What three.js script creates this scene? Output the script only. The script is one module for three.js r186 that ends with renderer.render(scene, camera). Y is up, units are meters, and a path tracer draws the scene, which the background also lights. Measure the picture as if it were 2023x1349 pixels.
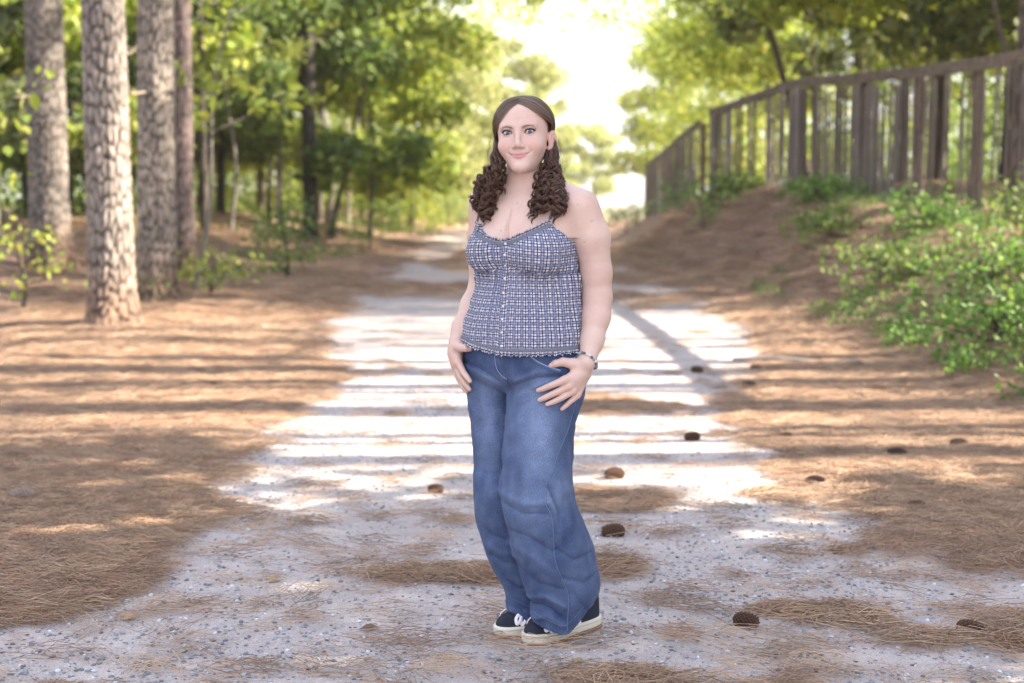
import * as THREE from 'three';
import { mergeGeometries } from 'three/addons/utils/BufferGeometryUtils.js';

// ---------------------------------------------------------------- camera
const rad = (a) => a * Math.PI / 180;
const scene = new THREE.Scene();
const EYE = 1.32;                                   // height of the lens above the track
const PITCH = Math.atan(274.5 / 2650), YAW = Math.atan(118.5 / 2650);
const camera = new THREE.PerspectiveCamera(2 * Math.atan(674.5 / 2650) * 180 / Math.PI, 2023 / 1349, 0.1, 1500);
camera.position.set(0, EYE, 0);
camera.rotation.order = 'YXZ';
camera.rotation.set(-PITCH, YAW, 0);
camera.focus = 4.02;
camera.userData.fStop = 2.2;
scene.add(camera);

// ---------------------------------------------------------------- sky, sun, exposure
{
  const W = 256, H = 128, a = new Float32Array(W * H * 4);
  for (let y = 0; y < H; y++) {
    const el = ((y + 0.5) / H - 0.5) * Math.PI;
    const t = Math.max(0, Math.sin(el));
    for (let x = 0; x < W; x++) {
      const o = (y * W + x) * 4, k = Math.pow(t, 0.55);
      let r = 1.0 - 0.36 * k, g = 1.0 - 0.29 * k, b = 1.03 - 0.10 * k;
      if (el < 0) { r = 0.42; g = 0.40; b = 0.38; }
      a[o] = r * 0.43; a[o + 1] = g * 0.43; a[o + 2] = b * 0.43; a[o + 3] = 1;
    }
  }
  const sky = new THREE.DataTexture(a, W, H, THREE.RGBAFormat, THREE.FloatType);
  sky.mapping = THREE.EquirectangularReflectionMapping;
  sky.magFilter = sky.minFilter = THREE.LinearFilter;
  sky.needsUpdate = true;
  scene.background = sky;
  scene.environment = sky;
}
const SUN_AZ = rad(86), SUN_EL = rad(35);           // azimuth clockwise from the direction of the track
const sun = new THREE.DirectionalLight(new THREE.Color().setRGB(1, 0.88, 0.73), 5);
sun.position.set(Math.sin(SUN_AZ) * Math.cos(SUN_EL), Math.sin(SUN_EL), -Math.cos(SUN_AZ) * Math.cos(SUN_EL)).multiplyScalar(90);
sun.castShadow = true;
sun.shadow.mapSize.set(4096, 4096);
Object.assign(sun.shadow.camera, { left: -60, right: 60, top: 60, bottom: -60, near: 1, far: 250 });
scene.add(sun, sun.target);
const renderer = new THREE.WebGLRenderer({ antialias: true });
renderer.shadowMap.enabled = true;
renderer.toneMapping = THREE.LinearToneMapping;
renderer.toneMappingExposure = 5.3;

scene.fog = new THREE.FogExp2(new THREE.Color().setRGB(1, 0.94, 0.84), 0.0005);

// ---------------------------------------------------------------- helpers
function rng(seed) { let s = seed >>> 0; return () => { s = (s + 0x6D2B79F5) >>> 0; let t = s; t = Math.imul(t ^ (t >>> 15), t | 1); t ^= t + Math.imul(t ^ (t >>> 7), t | 61); return ((t ^ (t >>> 14)) >>> 0) / 4294967296; }; }
function hash3(x, y, z) { let h = Math.imul(x | 0, 374761393) ^ Math.imul(y | 0, 668265263) ^ Math.imul(z | 0, 2147483647 - 1640531527); h = Math.imul(h ^ (h >>> 13), 1274126177); h = Math.imul(h ^ (h >>> 15), 2246822519); return ((h ^ (h >>> 16)) >>> 0) / 4294967296; }
const fade = (t) => t * t * (3 - 2 * t);
function noise3(x, y, z) {
  const i = Math.floor(x), j = Math.floor(y), k = Math.floor(z), u = fade(x - i), v = fade(y - j), w = fade(z - k);
  const L = (a, b, t) => a + (b - a) * t;
  const n = (a, b, c) => hash3(i + a, j + b, k + c);
  return 2 * L(L(L(n(0, 0, 0), n(1, 0, 0), u), L(n(0, 1, 0), n(1, 1, 0), u), v), L(L(n(0, 0, 1), n(1, 0, 1), u), L(n(0, 1, 1), n(1, 1, 1), u), v), w) - 1;
}
const fbm = (x, y, z, o = 4) => { let s = 0, a = 0.5; for (let i = 0; i < o; i++) { s += a * noise3(x, y, z); x *= 2.03; y *= 2.03; z *= 2.03; a *= 0.5; } return s; };
const clamp = (x, a = 0, b = 1) => Math.min(b, Math.max(a, x));
const smooth = (a, b, x) => { const t = clamp((x - a) / (b - a)); return t * t * (3 - 2 * t); };
const mix = (a, b, t) => a + (b - a) * t;
// piecewise smooth table lookup: rows [x, v1, v2, ...] with rising x
function table(rows) {
  const n = rows.length, m = rows[0].length - 1;
  return (x) => {
    if (x <= rows[0][0]) return rows[0].slice(1);
    if (x >= rows[n - 1][0]) return rows[n - 1].slice(1);
    let i = 0; while (rows[i + 1][0] < x) i++;
    const a = rows[i], b = rows[i + 1], p = rows[i - 1] || a, q = rows[i + 2] || b, h = b[0] - a[0], t = (x - a[0]) / h, out = [];
    for (let c = 1; c <= m; c++) {
      const m0 = p === a ? (b[c] - a[c]) / h : (b[c] - p[c]) / (b[0] - p[0]), m1 = q === b ? (b[c] - a[c]) / h : (q[c] - a[c]) / (q[0] - a[0]);
      const t2 = t * t, t3 = t2 * t;
      out.push((2 * t3 - 3 * t2 + 1) * a[c] + (t3 - 2 * t2 + t) * h * m0 + (-2 * t3 + 3 * t2) * b[c] + (t3 - t2) * h * m1);
    }
    return out;
  };
}
const taken = new Map();
function numbered(name) { const n = taken.get(name) ?? 0; taken.set(name, n + 1); return n ? name + '_' + String(n).padStart(3, '0') : name; }
function shade(o) { o.castShadow = o.receiveShadow = true; return o; }
function tag(o, label, category, group) { o.userData.label = label; o.userData.category = category; if (group) o.userData.group = group; return o; }
function thing(name, label, category, x = 0, y = 0, z = 0, turn = 0, group) {
  const o = new THREE.Group(); o.name = numbered(name); o.position.set(x, y, z); o.rotation.y = turn;
  tag(o, label, category, group); scene.add(o); return o;
}
function part(name, geo, mat, parent, label) { const m = shade(new THREE.Mesh(geo, mat)); m.name = name; if (label) m.userData.label = label; parent.add(m); return m; }
function structure(name, geo, mat, kind = 'structure') { const m = shade(new THREE.Mesh(geo, mat)); m.name = numbered(name); m.userData.kind = kind; scene.add(m); return m; }
function geoFrom(pos, idx, { normal, color, uv } = {}) {
  const g = new THREE.BufferGeometry();
  g.setAttribute('position', new THREE.Float32BufferAttribute(pos, 3));
  if (color) g.setAttribute('color', new THREE.Float32BufferAttribute(color, 3));
  if (uv) g.setAttribute('uv', new THREE.Float32BufferAttribute(uv, 2));
  g.setIndex(idx);
  if (normal) g.setAttribute('normal', new THREE.Float32BufferAttribute(normal, 3)); else g.computeVertexNormals();
  return g;
}
// tube along points with a radius per point; flat < 1 squashes the section along the frame's second axis
function tube(pts, radii, sides = 6, { flat = 1, caps = true, color, up } = {}) {
  const P = pts.map((p) => (p.isVector3 ? p : new THREE.Vector3(...p))), n = P.length, pos = [], idx = [], col = [], uv = [], nor = [];
  let N = null, len = 0; const T = new THREE.Vector3(), B = new THREE.Vector3(), v = new THREE.Vector3();
  for (let i = 0; i < n; i++) {
    T.subVectors(P[Math.min(n - 1, i + 1)], P[Math.max(0, i - 1)]).normalize();
    if (!N) { N = up ? up.clone() : (Math.abs(T.y) < 0.9 ? new THREE.Vector3(0, 1, 0) : new THREE.Vector3(1, 0, 0)); }
    N.addScaledVector(T, -N.dot(T)).normalize(); B.crossVectors(T, N);
    const r = Array.isArray(radii) ? radii[i] : radii;
    if (i) len += P[i].distanceTo(P[i - 1]);
    for (let k = 0; k < sides; k++) {
      const a = k / sides * Math.PI * 2, c = Math.cos(a), s = Math.sin(a);
      v.copy(B).multiplyScalar(c * r).addScaledVector(N, s * r * flat).add(P[i]); pos.push(v.x, v.y, v.z);
      v.copy(B).multiplyScalar(c * flat).addScaledVector(N, s).normalize(); nor.push(v.x, v.y, v.z);
      uv.push(k / sides, len);
      if (color) { const q = color(i / (n - 1)); col.push(...q); }
    }
  }
  for (let i = 0; i < n - 1; i++) for (let k = 0; k < sides; k++) { const a = i * sides + k, b = i * sides + (k + 1) % sides; idx.push(a, a + sides, b, b, a + sides, b + sides); }
  if (caps) for (const e of [0, n - 1]) { const c = pos.length / 3; pos.push(P[e].x, P[e].y, P[e].z); const t = e ? 1 : -1; T.subVectors(P[e], P[e ? e - 1 : 1]).normalize(); nor.push(T.x, T.y, T.z); uv.push(0.5, e ? len : 0); if (color) col.push(...color(e ? 1 : 0)); for (let k = 0; k < sides; k++) { const a = e * sides + k, b = e * sides + (k + 1) % sides; if (t > 0) idx.push(b, a, c); else idx.push(a, b, c); } }
  return geoFrom(pos, idx, { normal: nor, uv, color: color ? col : undefined });
}
function curvePts(ctrl, n) { const c = new THREE.CatmullRomCurve3(ctrl.map((p) => (p.isVector3 ? p : new THREE.Vector3(...p)))); return c.getPoints(n); }
function canvasTex(w, h, draw, { srgb = true, repeat = true } = {}) {
  const c = document.createElement('canvas'); c.width = w; c.height = h; draw(c.getContext('2d'), w, h);
  const t = new THREE.CanvasTexture(c); if (srgb) t.colorSpace = THREE.SRGBColorSpace; if (repeat) t.wrapS = t.wrapT = THREE.RepeatWrapping; t.magFilter = THREE.LinearFilter; return t;
}
const std = (r, g, b, rough = 0.8, more = {}) => new THREE.MeshStandardMaterial({ color: new THREE.Color().setRGB(r, g, b), roughness: rough, ...more });
// ---------------------------------------------------------------- ground: one sheet, cut along the ragged edge of the pine straw
const trackMid = (d) => -0.04 * Math.max(0, d - 9);
const edgeLeft = table([[-20, -1.9], [3.6, -2.1], [4.3, -1.6], [5.8, -1.55], [7, -1.75], [10, -1.95], [13.7, -2.6], [35, -4.6], [60, -5.4], [90, -6.6]]);
const edgeRight = table([[-20, 2.2], [3.6, 1.9], [4.6, 1.6], [5.8, 1.38], [7, 1.25], [8.7, 1.25], [11.7, 1.75], [17.6, 1.7], [27, 1.3], [35, 1.2], [60, 0.6], [90, -0.6]]);
const PATCHES = [[0.9, 4.28, 0.4, 0.15], [1.08, 6.1, 0.33, 0.4], [-0.47, 4.64, 0.34, 0.1], [0.16, 4.72, 0.16, 0.14], [1.14, 5.14, 0.3, 0.14], [1.28, 4.07, 0.34, 0.14], [0.12, 5.8, 0.25, 0.18], [1.6, 4.95, 0.3, 0.2], [0.35, 8.6, 0.5, 0.3], [0.2, 3.6, 0.26, 0.06]];
const bankFoot = table([[-20, 3.2], [5, 3.0], [9, 2.6], [14, 2.45], [18, 2.2], [21, 1.9], [27, 1.3], [34, 1.25], [45, 1.2], [60, 1.0], [90, 2.0]]);
function strawAt(x, d) {            // 0 bare sand ... 1 deep pine straw
  const w = 0.5 * fbm(x * 1.1, d * 0.7, 3.3, 4) + 0.3 * fbm(x * 4, d * 3, 8.1, 3), far = smooth(8, 26, d), wf = fbm(x * 9, d * 7, 4.4, 3);
  let m = Math.max(smooth(0.55, -0.45, x + w * (1 + far) - edgeLeft(d)[0]), smooth(-0.5, 0.5, x + w * (1 + far) - edgeRight(d)[0]));
  for (const [px, pd, rx, rd] of PATCHES) { const q = Math.hypot((x - px + 0.5 * w) / rx, (d - pd + 0.4 * w) / rd); if (q < 2) m = Math.max(m, 0.72 * smooth(1.5, 0.2, q + w * 2.4 + 0.8 * wf)); }
  m = Math.max(m, smooth(-0.3, 0.5, x - bankFoot(d)[0]));
  const loose = smooth(0.16, 0.55, fbm(x * 1.6 + 9, d * 1.1, 5.7, 4)) * 0.45;
  return clamp(Math.max(m, loose, far * smooth(-0.3, 0.3, fbm(x * 0.9, d * 0.35, 1.2, 4) + 0.1 * smooth(20, 50, d)) * 0.7));
}
const bankHigh = table([[-20, 0.7], [5, 0.7], [10, 0.78], [15.5, 1.0], [18.6, 1.18], [21.2, 1.32], [27, 1.55], [38, 1.3], [48, 1.0], [65, 0.4], [110, 0.1]]);
function groundH(x, d) {
  const f = bankFoot(d)[0];
  let h = bankHigh(d)[0] * smooth(f, f + 2.3, x) + 0.012 * Math.max(0, x - f - 2.3);
  h += (0.5 + 0.3 * smooth(15, 40, d)) * smooth(-5.2, -9.5, x - trackMid(d) * 0.4) + 0.15 * smooth(-2.4, -4.8, x) * smooth(11, 20, d) ;
  h *= smooth(130, 90, d);
  const off = smooth(0, 2.2, Math.abs(x - trackMid(d)));
  h += (0.02 + 0.10 * smooth(2, 5, Math.abs(x))) * fbm(x * 0.55, d * 0.55, 0.5, 4) * (d < 100 ? 1 : 0.3);
  if (d < 14 && d > 2 && Math.abs(x) < 5) { const s = strawAt(x, d); h += 0.016 * s * (0.6 + fbm(x * 7, d * 7, 2, 2)) + 0.006 * fbm(x * 14, d * 14, 4, 2); }
  return h;
}
const axis = (segs) => { const a = []; for (const [from, to, step] of segs) for (let v = from; v < to - 1e-6; v += step) a.push(v); a.push(segs.at(-1)[1]); return a; };
const gx = axis([[-320, -60, 26], [-60, -20, 3], [-20, -8, 0.6], [-8, -3.6, 0.11], [-3.6, 3.6, 0.03], [3.6, 8, 0.11], [8, 20, 0.6], [20, 60, 3], [60, 320, 26]]);
const gd = axis([[-60, -8, 4], [-8, 2.6, 0.5], [2.6, 8, 0.03], [8, 16, 0.07], [16, 40, 0.25], [40, 110, 1], [110, 200, 6], [200, 600, 25]]);
const strawMap = canvasTex(1024, 1024, (g, w, h) => {
  const r = rng(11); g.fillStyle = '#8d8d8d'; g.fillRect(0, 0, w, h);
  for (let i = 0; i < 26000; i++) {
    const x = r() * w, y = r() * h, a = (r() < 0.6 ? r() * 0.9 - 0.45 : r() * 6.28), l = 25 + r() * 60, v = 60 + r() ** 1.6 * 195, wm = r() * 26;
    g.strokeStyle = `rgba(${v + wm | 0},${v | 0},${v - wm * 0.6 | 0},0.75)`; g.lineWidth = 0.7 + r() * 1.1;
    for (const ox of [0, -w]) for (const oy of [0, -h]) { g.beginPath(); g.moveTo(x + ox, y + oy); g.quadraticCurveTo(x + ox + Math.cos(a + 0.2) * l / 2, y + oy + Math.sin(a + 0.2) * l / 2, x + ox + Math.cos(a) * l, y + oy + Math.sin(a) * l); g.stroke(); }
  }
});
const sandMap = canvasTex(1024, 1024, (g, w, h) => {
  const r = rng(12), id = g.createImageData(w, h);
  for (let y = 0; y < h; y++) for (let x = 0; x < w; x++) {
    const o = (y * w + x) * 4, t = x / w * 6.2832, s = y / h * 6.2832;
    const n = 14 * noise3(Math.cos(t) * 3 + 9, Math.sin(t) * 3 + Math.cos(s) * 3, Math.sin(s) * 3) + 10 * noise3(Math.cos(t) * 16, Math.sin(t) * 16 + Math.cos(s) * 16, Math.sin(s) * 16);
    const v = 205 + n + (r() - 0.5) * 56; id.data[o] = v + 2; id.data[o + 1] = v - 2; id.data[o + 2] = v - 3; id.data[o + 3] = 255;
  }
  g.putImageData(id, 0, 0);
  for (let i = 0; i < 9000; i++) { const x = r() * w, y = r() * h, q = 0.5 + r() ** 3 * 3.2, v = r() < 0.72 ? 60 + r() * 80 : 220 + r() * 35; g.fillStyle = `rgba(${v | 0},${v + 3 | 0},${v + 9 | 0},${0.35 + r() * 0.6})`; g.beginPath(); g.ellipse(x, y, q, q * (0.5 + r() * 0.5), r() * 3, 0, 7); g.fill(); }
});
const sandMat = new THREE.MeshStandardMaterial({ vertexColors: true, map: sandMap, bumpMap: sandMap, bumpScale: 0.005, roughness: 0.95 });
const strawMat = new THREE.MeshStandardMaterial({ vertexColors: true, map: strawMap, bumpMap: strawMap, bumpScale: 0.012, roughness: 0.85 });
{
  const nx = gx.length, nd = gd.length, pos = [], col = [], uv = [], sv = new Float32Array(nx * nd);
  for (let j = 0; j < nd; j++) for (let i = 0; i < nx; i++) {
    const x = gx[i], d = gd[j], s = strawAt(x, d), k = j * nx + i; sv[k] = s;
    pos.push(x, groundH(x, d), -d); uv.push(x / 2.4, d / 2.4);
    const n = 0.5 + 0.5 * fbm(x * 1.7, d * 1.7, 7, 4), n2 = fbm(x * 0.35, d * 0.3, 12, 3), meadow = smooth(85, 100, d);
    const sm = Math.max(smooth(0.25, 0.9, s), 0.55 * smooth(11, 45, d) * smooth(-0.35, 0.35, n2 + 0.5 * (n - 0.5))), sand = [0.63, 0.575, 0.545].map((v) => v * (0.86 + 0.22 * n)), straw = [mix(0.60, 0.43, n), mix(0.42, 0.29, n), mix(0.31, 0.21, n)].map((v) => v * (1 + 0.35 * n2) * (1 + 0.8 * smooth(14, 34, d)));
    let c = sand.map((v, q) => mix(v, straw[q], sm));
    const weeds = smooth(2.4, 4.5, x) * smooth(0.05, 0.4, fbm(x * 0.8, d * 0.6, 21, 3)) * (d < 30 ? 0.55 : 0.25) * (s >= 0.5 ? 1 : 0);
    c = c.map((v, q) => mix(mix(v, [0.13, 0.16, 0.06][q], weeds), [0.52, 0.56, 0.3][q], meadow));
    col.push(...c);
  }
  const a = [], b = [];
  for (let j = 0; j < nd - 1; j++) for (let i = 0; i < nx - 1; i++) {
    const k = j * nx + i, q = (sv[k] + sv[k + 1] + sv[k + nx] + sv[k + nx + 1]) / 4, t = q < 0.5 && gd[j] < 95 ? a : b;
    t.push(k, k + 1, k + nx, k + 1, k + nx + 1, k + nx);
  }
  const full = geoFrom(pos, a.concat(b), { color: col, uv });
  const cut = (idx) => { const g = new THREE.BufferGeometry(); for (const n of ['position', 'normal', 'color', 'uv']) g.setAttribute(n, full.getAttribute(n)); g.setIndex(idx); return compact(g); };
  function compact(g) {
    const map = new Map(), idx = g.index.array, ni = new Uint32Array(idx.length), out = { position: [], normal: [], color: [], uv: [] };
    for (let i = 0; i < idx.length; i++) { let v = map.get(idx[i]); if (v === undefined) { v = map.size; map.set(idx[i], v); for (const n in out) { const A = g.getAttribute(n), s = A.itemSize; for (let c = 0; c < s; c++) out[n].push(A.array[idx[i] * s + c]); } } ni[i] = v; }
    return geoFrom(out.position, Array.from(ni), out);
  }
  structure('sandy_road', cut(a), sandMat);
  structure('forest_ground', cut(b), strawMat);
}
// ---------------------------------------------------------------- trees
const ball = (r) => { const u = r() * 2 - 1, a = r() * 6.2832, q = Math.cbrt(r()), s = Math.sqrt(1 - u * u); return [q * s * Math.cos(a), q * u, q * s * Math.sin(a)]; };
const leafGeo = (() => { // a broad leaf, folded a little along its midrib, 1 long
  const p = [0, 0, 0, 0.26, 0.05, 0.3, 0.3, 0.04, 0.55, 0, -0.05, 1, -0.3, 0.04, 0.55, -0.26, 0.05, 0.3, 0, 0, 0.5];
  return geoFrom(p, [0, 6, 1, 1, 6, 2, 2, 6, 3, 3, 6, 4, 4, 6, 5, 5, 6, 0]);
})();
const tuftGeo = (() => { // a spray of pine needles at a twig end, about 1 across
  const r = rng(5), pos = [], idx = [];
  for (let i = 0; i < 16; i++) { const [x, y, z] = ball(r), l = Math.hypot(x, y, z) || 1, d = [x / l, y / l * 0.7 + 0.2, z / l], s = [d[2] * 0.02, 0, -d[0] * 0.02], k = pos.length / 3; pos.push(-s[0], 0, -s[2], s[0], 0, s[2], d[0] * 0.5, d[1] * 0.5, d[2] * 0.5); idx.push(k, k + 1, k + 2); }
  return geoFrom(pos, idx);
})();
const leafMat = new THREE.MeshPhysicalMaterial({ color: 0xffffff, roughness: 0.8, transmission: 0.5, thickness: 0, specularIntensity: 0.6, side: THREE.DoubleSide });
const needleMat = new THREE.MeshPhysicalMaterial({ color: 0xffffff, roughness: 0.75, transmission: 0.25, thickness: 0, side: THREE.DoubleSide });
const TINTS = {
  maple: [[0.16, 0.235, 0.04], [0.09, 0.15, 0.03], [0.22, 0.29, 0.05]],
  bright: [[0.32, 0.38, 0.05], [0.22, 0.30, 0.04], [0.42, 0.43, 0.08]],
  olive: [[0.15, 0.19, 0.055], [0.09, 0.12, 0.04], [0.25, 0.27, 0.08]],
  fresh: [[0.16, 0.29, 0.05], [0.10, 0.2, 0.03], [0.25, 0.38, 0.07]],
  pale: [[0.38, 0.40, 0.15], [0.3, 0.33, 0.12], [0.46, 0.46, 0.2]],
  pine: [[0.045, 0.075, 0.02], [0.06, 0.10, 0.03], [0.035, 0.055, 0.02]],
};
// leaves scattered through clumps: clumps = [x, y, z, radius], local to the parent
function foliage(parent, name, clumps, n, size, tint, seed, { geo = leafGeo, mat = leafMat, flat = 0.6, droop = 0.2 } = {}) {
  const r = rng(seed), m = shade(new THREE.InstancedMesh(geo, mat, n)), M = new THREE.Matrix4(), q = new THREE.Quaternion(), e = new THREE.Euler(), c = new THREE.Color();
  let tot = 0; const cum = clumps.map((k) => (tot += k[3] ** 2.2));
  for (let i = 0; i < n; i++) {
    const t = r() * tot; let k = 0; while (cum[k] < t) k++;
    const [cx, cy, cz, cr] = clumps[k], [x, y, z] = ball(r), s = size * (0.6 + r() * 0.75);
    e.set(droop + (r() - 0.5) * 2.4, r() * 6.2832, (r() - 0.5) * 2.2, 'YXZ');
    M.compose(new THREE.Vector3(cx + x * cr, cy + y * cr * flat, cz + z * cr), q.setFromEuler(e), new THREE.Vector3(s, s, s));
    m.setMatrixAt(i, M);
    const T = TINTS[tint][r() < 0.55 ? 0 : r() < 0.6 ? 1 : 2], v = (0.85 + r() * 0.6) * (0.85 + 0.3 * hash3(k, seed, 5));
    m.setColorAt(i, c.setRGB(T[0] * v, T[1] * v, T[2] * v));
  }
  m.name = name; parent.add(m); return m;
}
// bark: plates between dark furrows, real relief
function worley(u, v, w) {
  const i = Math.floor(u), j = Math.floor(v); let f1 = 9, f2 = 9;
  for (let a = -1; a <= 1; a++) for (let b = -1; b <= 1; b++) { const x = ((i + a) % w + w) % w, dx = i + a + 0.15 + 0.7 * hash3(x, j + b, 1) - u, dy = j + b + 0.1 + 0.8 * hash3(x, j + b, 2) - v, q = dx * dx + dy * dy; if (q < f1) { f2 = f1; f1 = q; } else if (q < f2) f2 = q; }
  return [Math.sqrt(f1), Math.sqrt(f2)];
}
const barkMat = new THREE.MeshStandardMaterial({ vertexColors: true, roughness: 0.92 });
function barkTrunk(path, radius, { rows, cols, seed, plate = [0.07, 0.17], depth = 0.021, tone = [0.27, 0.225, 0.19], dark = [0.045, 0.034, 0.028], base = [0.30, 0.17, 0.10], flare = 0.35 }) {
  const pos = [], col = [], idx = [], per = Math.max(6, Math.round(6.2832 * radius(0.3) / plate[0]));
  rows.forEach((y, j) => {
    const [cx, cz] = path(y), R0 = radius(y) * (1 + flare * Math.exp(-y / 0.22));
    for (let k = 0; k <= cols; k++) {
      const t = k / cols, a = t * 6.2832, lob = 1 + flare * 0.5 * Math.exp(-y / 0.25) * Math.sin(a * 4 + seed) + 0.04 * noise3(Math.cos(a) * 1.3 + seed, y * 0.9, Math.sin(a) * 1.3);
      const wob = 0.35 * noise3(Math.cos(a) * 4 + seed, y * 5, Math.sin(a) * 4), [f1, f2] = worley(t * per + wob * 0.7, y / plate[1] + seed * 3.1 + wob, per);
      const pl = smooth(0.02, 0.32, f2 - f1), fine = noise3(a * 14, y * 30, seed), R = R0 * lob + depth * (pl - 0.7) + depth * 0.22 * fine;
      pos.push(cx + Math.cos(a) * R, y, cz + Math.sin(a) * R);
      const cell = 0.75 + 0.5 * hash3(Math.floor(t * per + 0.5), Math.floor(y / plate[1] + seed * 3.1 + 0.5), 9), b = smooth(0.9, 0.05, y) * 0.75, w = 0.85 + 0.22 * fine + 0.15 * noise3(a * 3, y * 4, seed + 5);
      for (let c = 0; c < 3; c++) col.push(mix(dark[c], mix(tone[c], base[c], b) * cell, pl) * w);
    }
  });
  const n = cols + 1;
  for (let j = 0; j < rows.length - 1; j++) for (let k = 0; k < cols; k++) { const a = j * n + k; idx.push(a, a + n, a + 1, a + 1, a + n, a + n + 1); }
  const g = geoFrom(pos, idx, { color: col }), N = g.attributes.normal.array;   // close the shading across the join
  for (let j = 0; j < rows.length; j++) { const a = j * n * 3, b = (j * n + cols) * 3; for (let c = 0; c < 3; c++) N[a + c] = N[b + c] = (N[a + c] + N[b + c]) / 2; }
  return g;
}
const rowsFor = (fine, top, step) => { const a = [-0.3]; for (let y = -0.05; y < fine; y += step) a.push(y); for (let y = fine; y <= top; y += 0.8) a.push(y); return a; };
function pine({ x, d, r, h = 19, lean = [0, 0], curve = 0, seed, label, group, fine = 4.2, step = 0.03, cols = 56, tone, dark, depth, crown = 1100, name = 'pine_tree', stubs = 3, base }) {
  const t = thing(name, label, 'tree', x, groundH(x, d), -d, 0, group), R = rng(seed * 77 + 5);
  const path = (y) => [lean[0] * y + curve * Math.sin(y * 0.35), lean[1] * y];
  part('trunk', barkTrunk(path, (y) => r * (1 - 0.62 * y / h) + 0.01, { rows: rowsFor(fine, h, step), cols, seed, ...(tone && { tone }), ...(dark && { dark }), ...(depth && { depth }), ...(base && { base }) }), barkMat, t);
  const clumps = [];
  for (let i = 0; i < 9; i++) {
    const y = h * (0.56 + 0.42 * i / 9), a = i * 2.4 + seed, l = (1 - i / 12) * h * 0.17 * (0.7 + R() * 0.5), [cx, cz] = path(y), e = [cx + Math.cos(a) * l, y + l * 0.25, cz + Math.sin(a) * l];
    part('branch', tube([[cx, y, cz], [cx + Math.cos(a) * l * 0.5, y + l * 0.08, cz + Math.sin(a) * l * 0.5], e], [r * 0.22, r * 0.14, r * 0.05], 5), twigMat, t);
    clumps.push([...e, 0.8 + R() * 0.6], [(cx + e[0]) / 2, y + l * 0.12, (cz + e[2]) / 2, 0.7 + R() * 0.4]);
  }
  for (let i = 0; i < stubs; i++) { const y = 2 + R() * 3.5, a = R() * 6.28, [cx, cz] = path(y), l = 0.25 + R() * 0.6; part('branch', tube([[cx + Math.cos(a) * r * 0.7, y, cz + Math.sin(a) * r * 0.7], [cx + Math.cos(a) * (r + l * 0.6), y - 0.05, cz + Math.sin(a) * (r + l * 0.6)], [cx + Math.cos(a) * (r + l), y + 0.06, cz + Math.sin(a) * (r + l)]], [0.018, 0.013, 0.006], 5), twigMat, t); }
  clumps.push([...(() => { const [a, b] = path(h); return [a, h, b]; })(), 0.9]);
  if (crown) foliage(t, 'crown', clumps, crown, 0.62, 'pine', seed * 13, { geo: tuftGeo, mat: needleMat, flat: 0.7 });
  return t;
}
const twigMat = std(0.24, 0.19, 0.15, 0.9), darkTwigMat = std(0.06, 0.05, 0.04, 0.9), paleTwigMat = std(0.36, 0.30, 0.25, 0.9);
const barkBump = canvasTex(256, 256, (g, w, h) => { const r = rng(8); g.fillStyle = '#999'; g.fillRect(0, 0, w, h); for (let i = 0; i < 900; i++) { const x = r() * w, y = r() * h, v = 60 + r() * 170 | 0; g.strokeStyle = `rgba(${v},${v},${v},.6)`; g.lineWidth = 1 + r() * 4; g.beginPath(); g.moveTo(x, y); g.lineTo(x + (r() - 0.5) * 8, y + 10 + r() * 40); g.stroke(); } });
const barkOf = (r, g, b) => new THREE.MeshStandardMaterial({ color: new THREE.Color().setRGB(r, g, b), map: barkBump, bumpMap: barkBump, bumpScale: 0.012, roughness: 0.92 });
const BARK = { dark: barkOf(0.085, 0.068, 0.056), grey: barkOf(0.38, 0.33, 0.29), brown: barkOf(0.22, 0.17, 0.13), pale: barkOf(0.62, 0.55, 0.48) };
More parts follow.
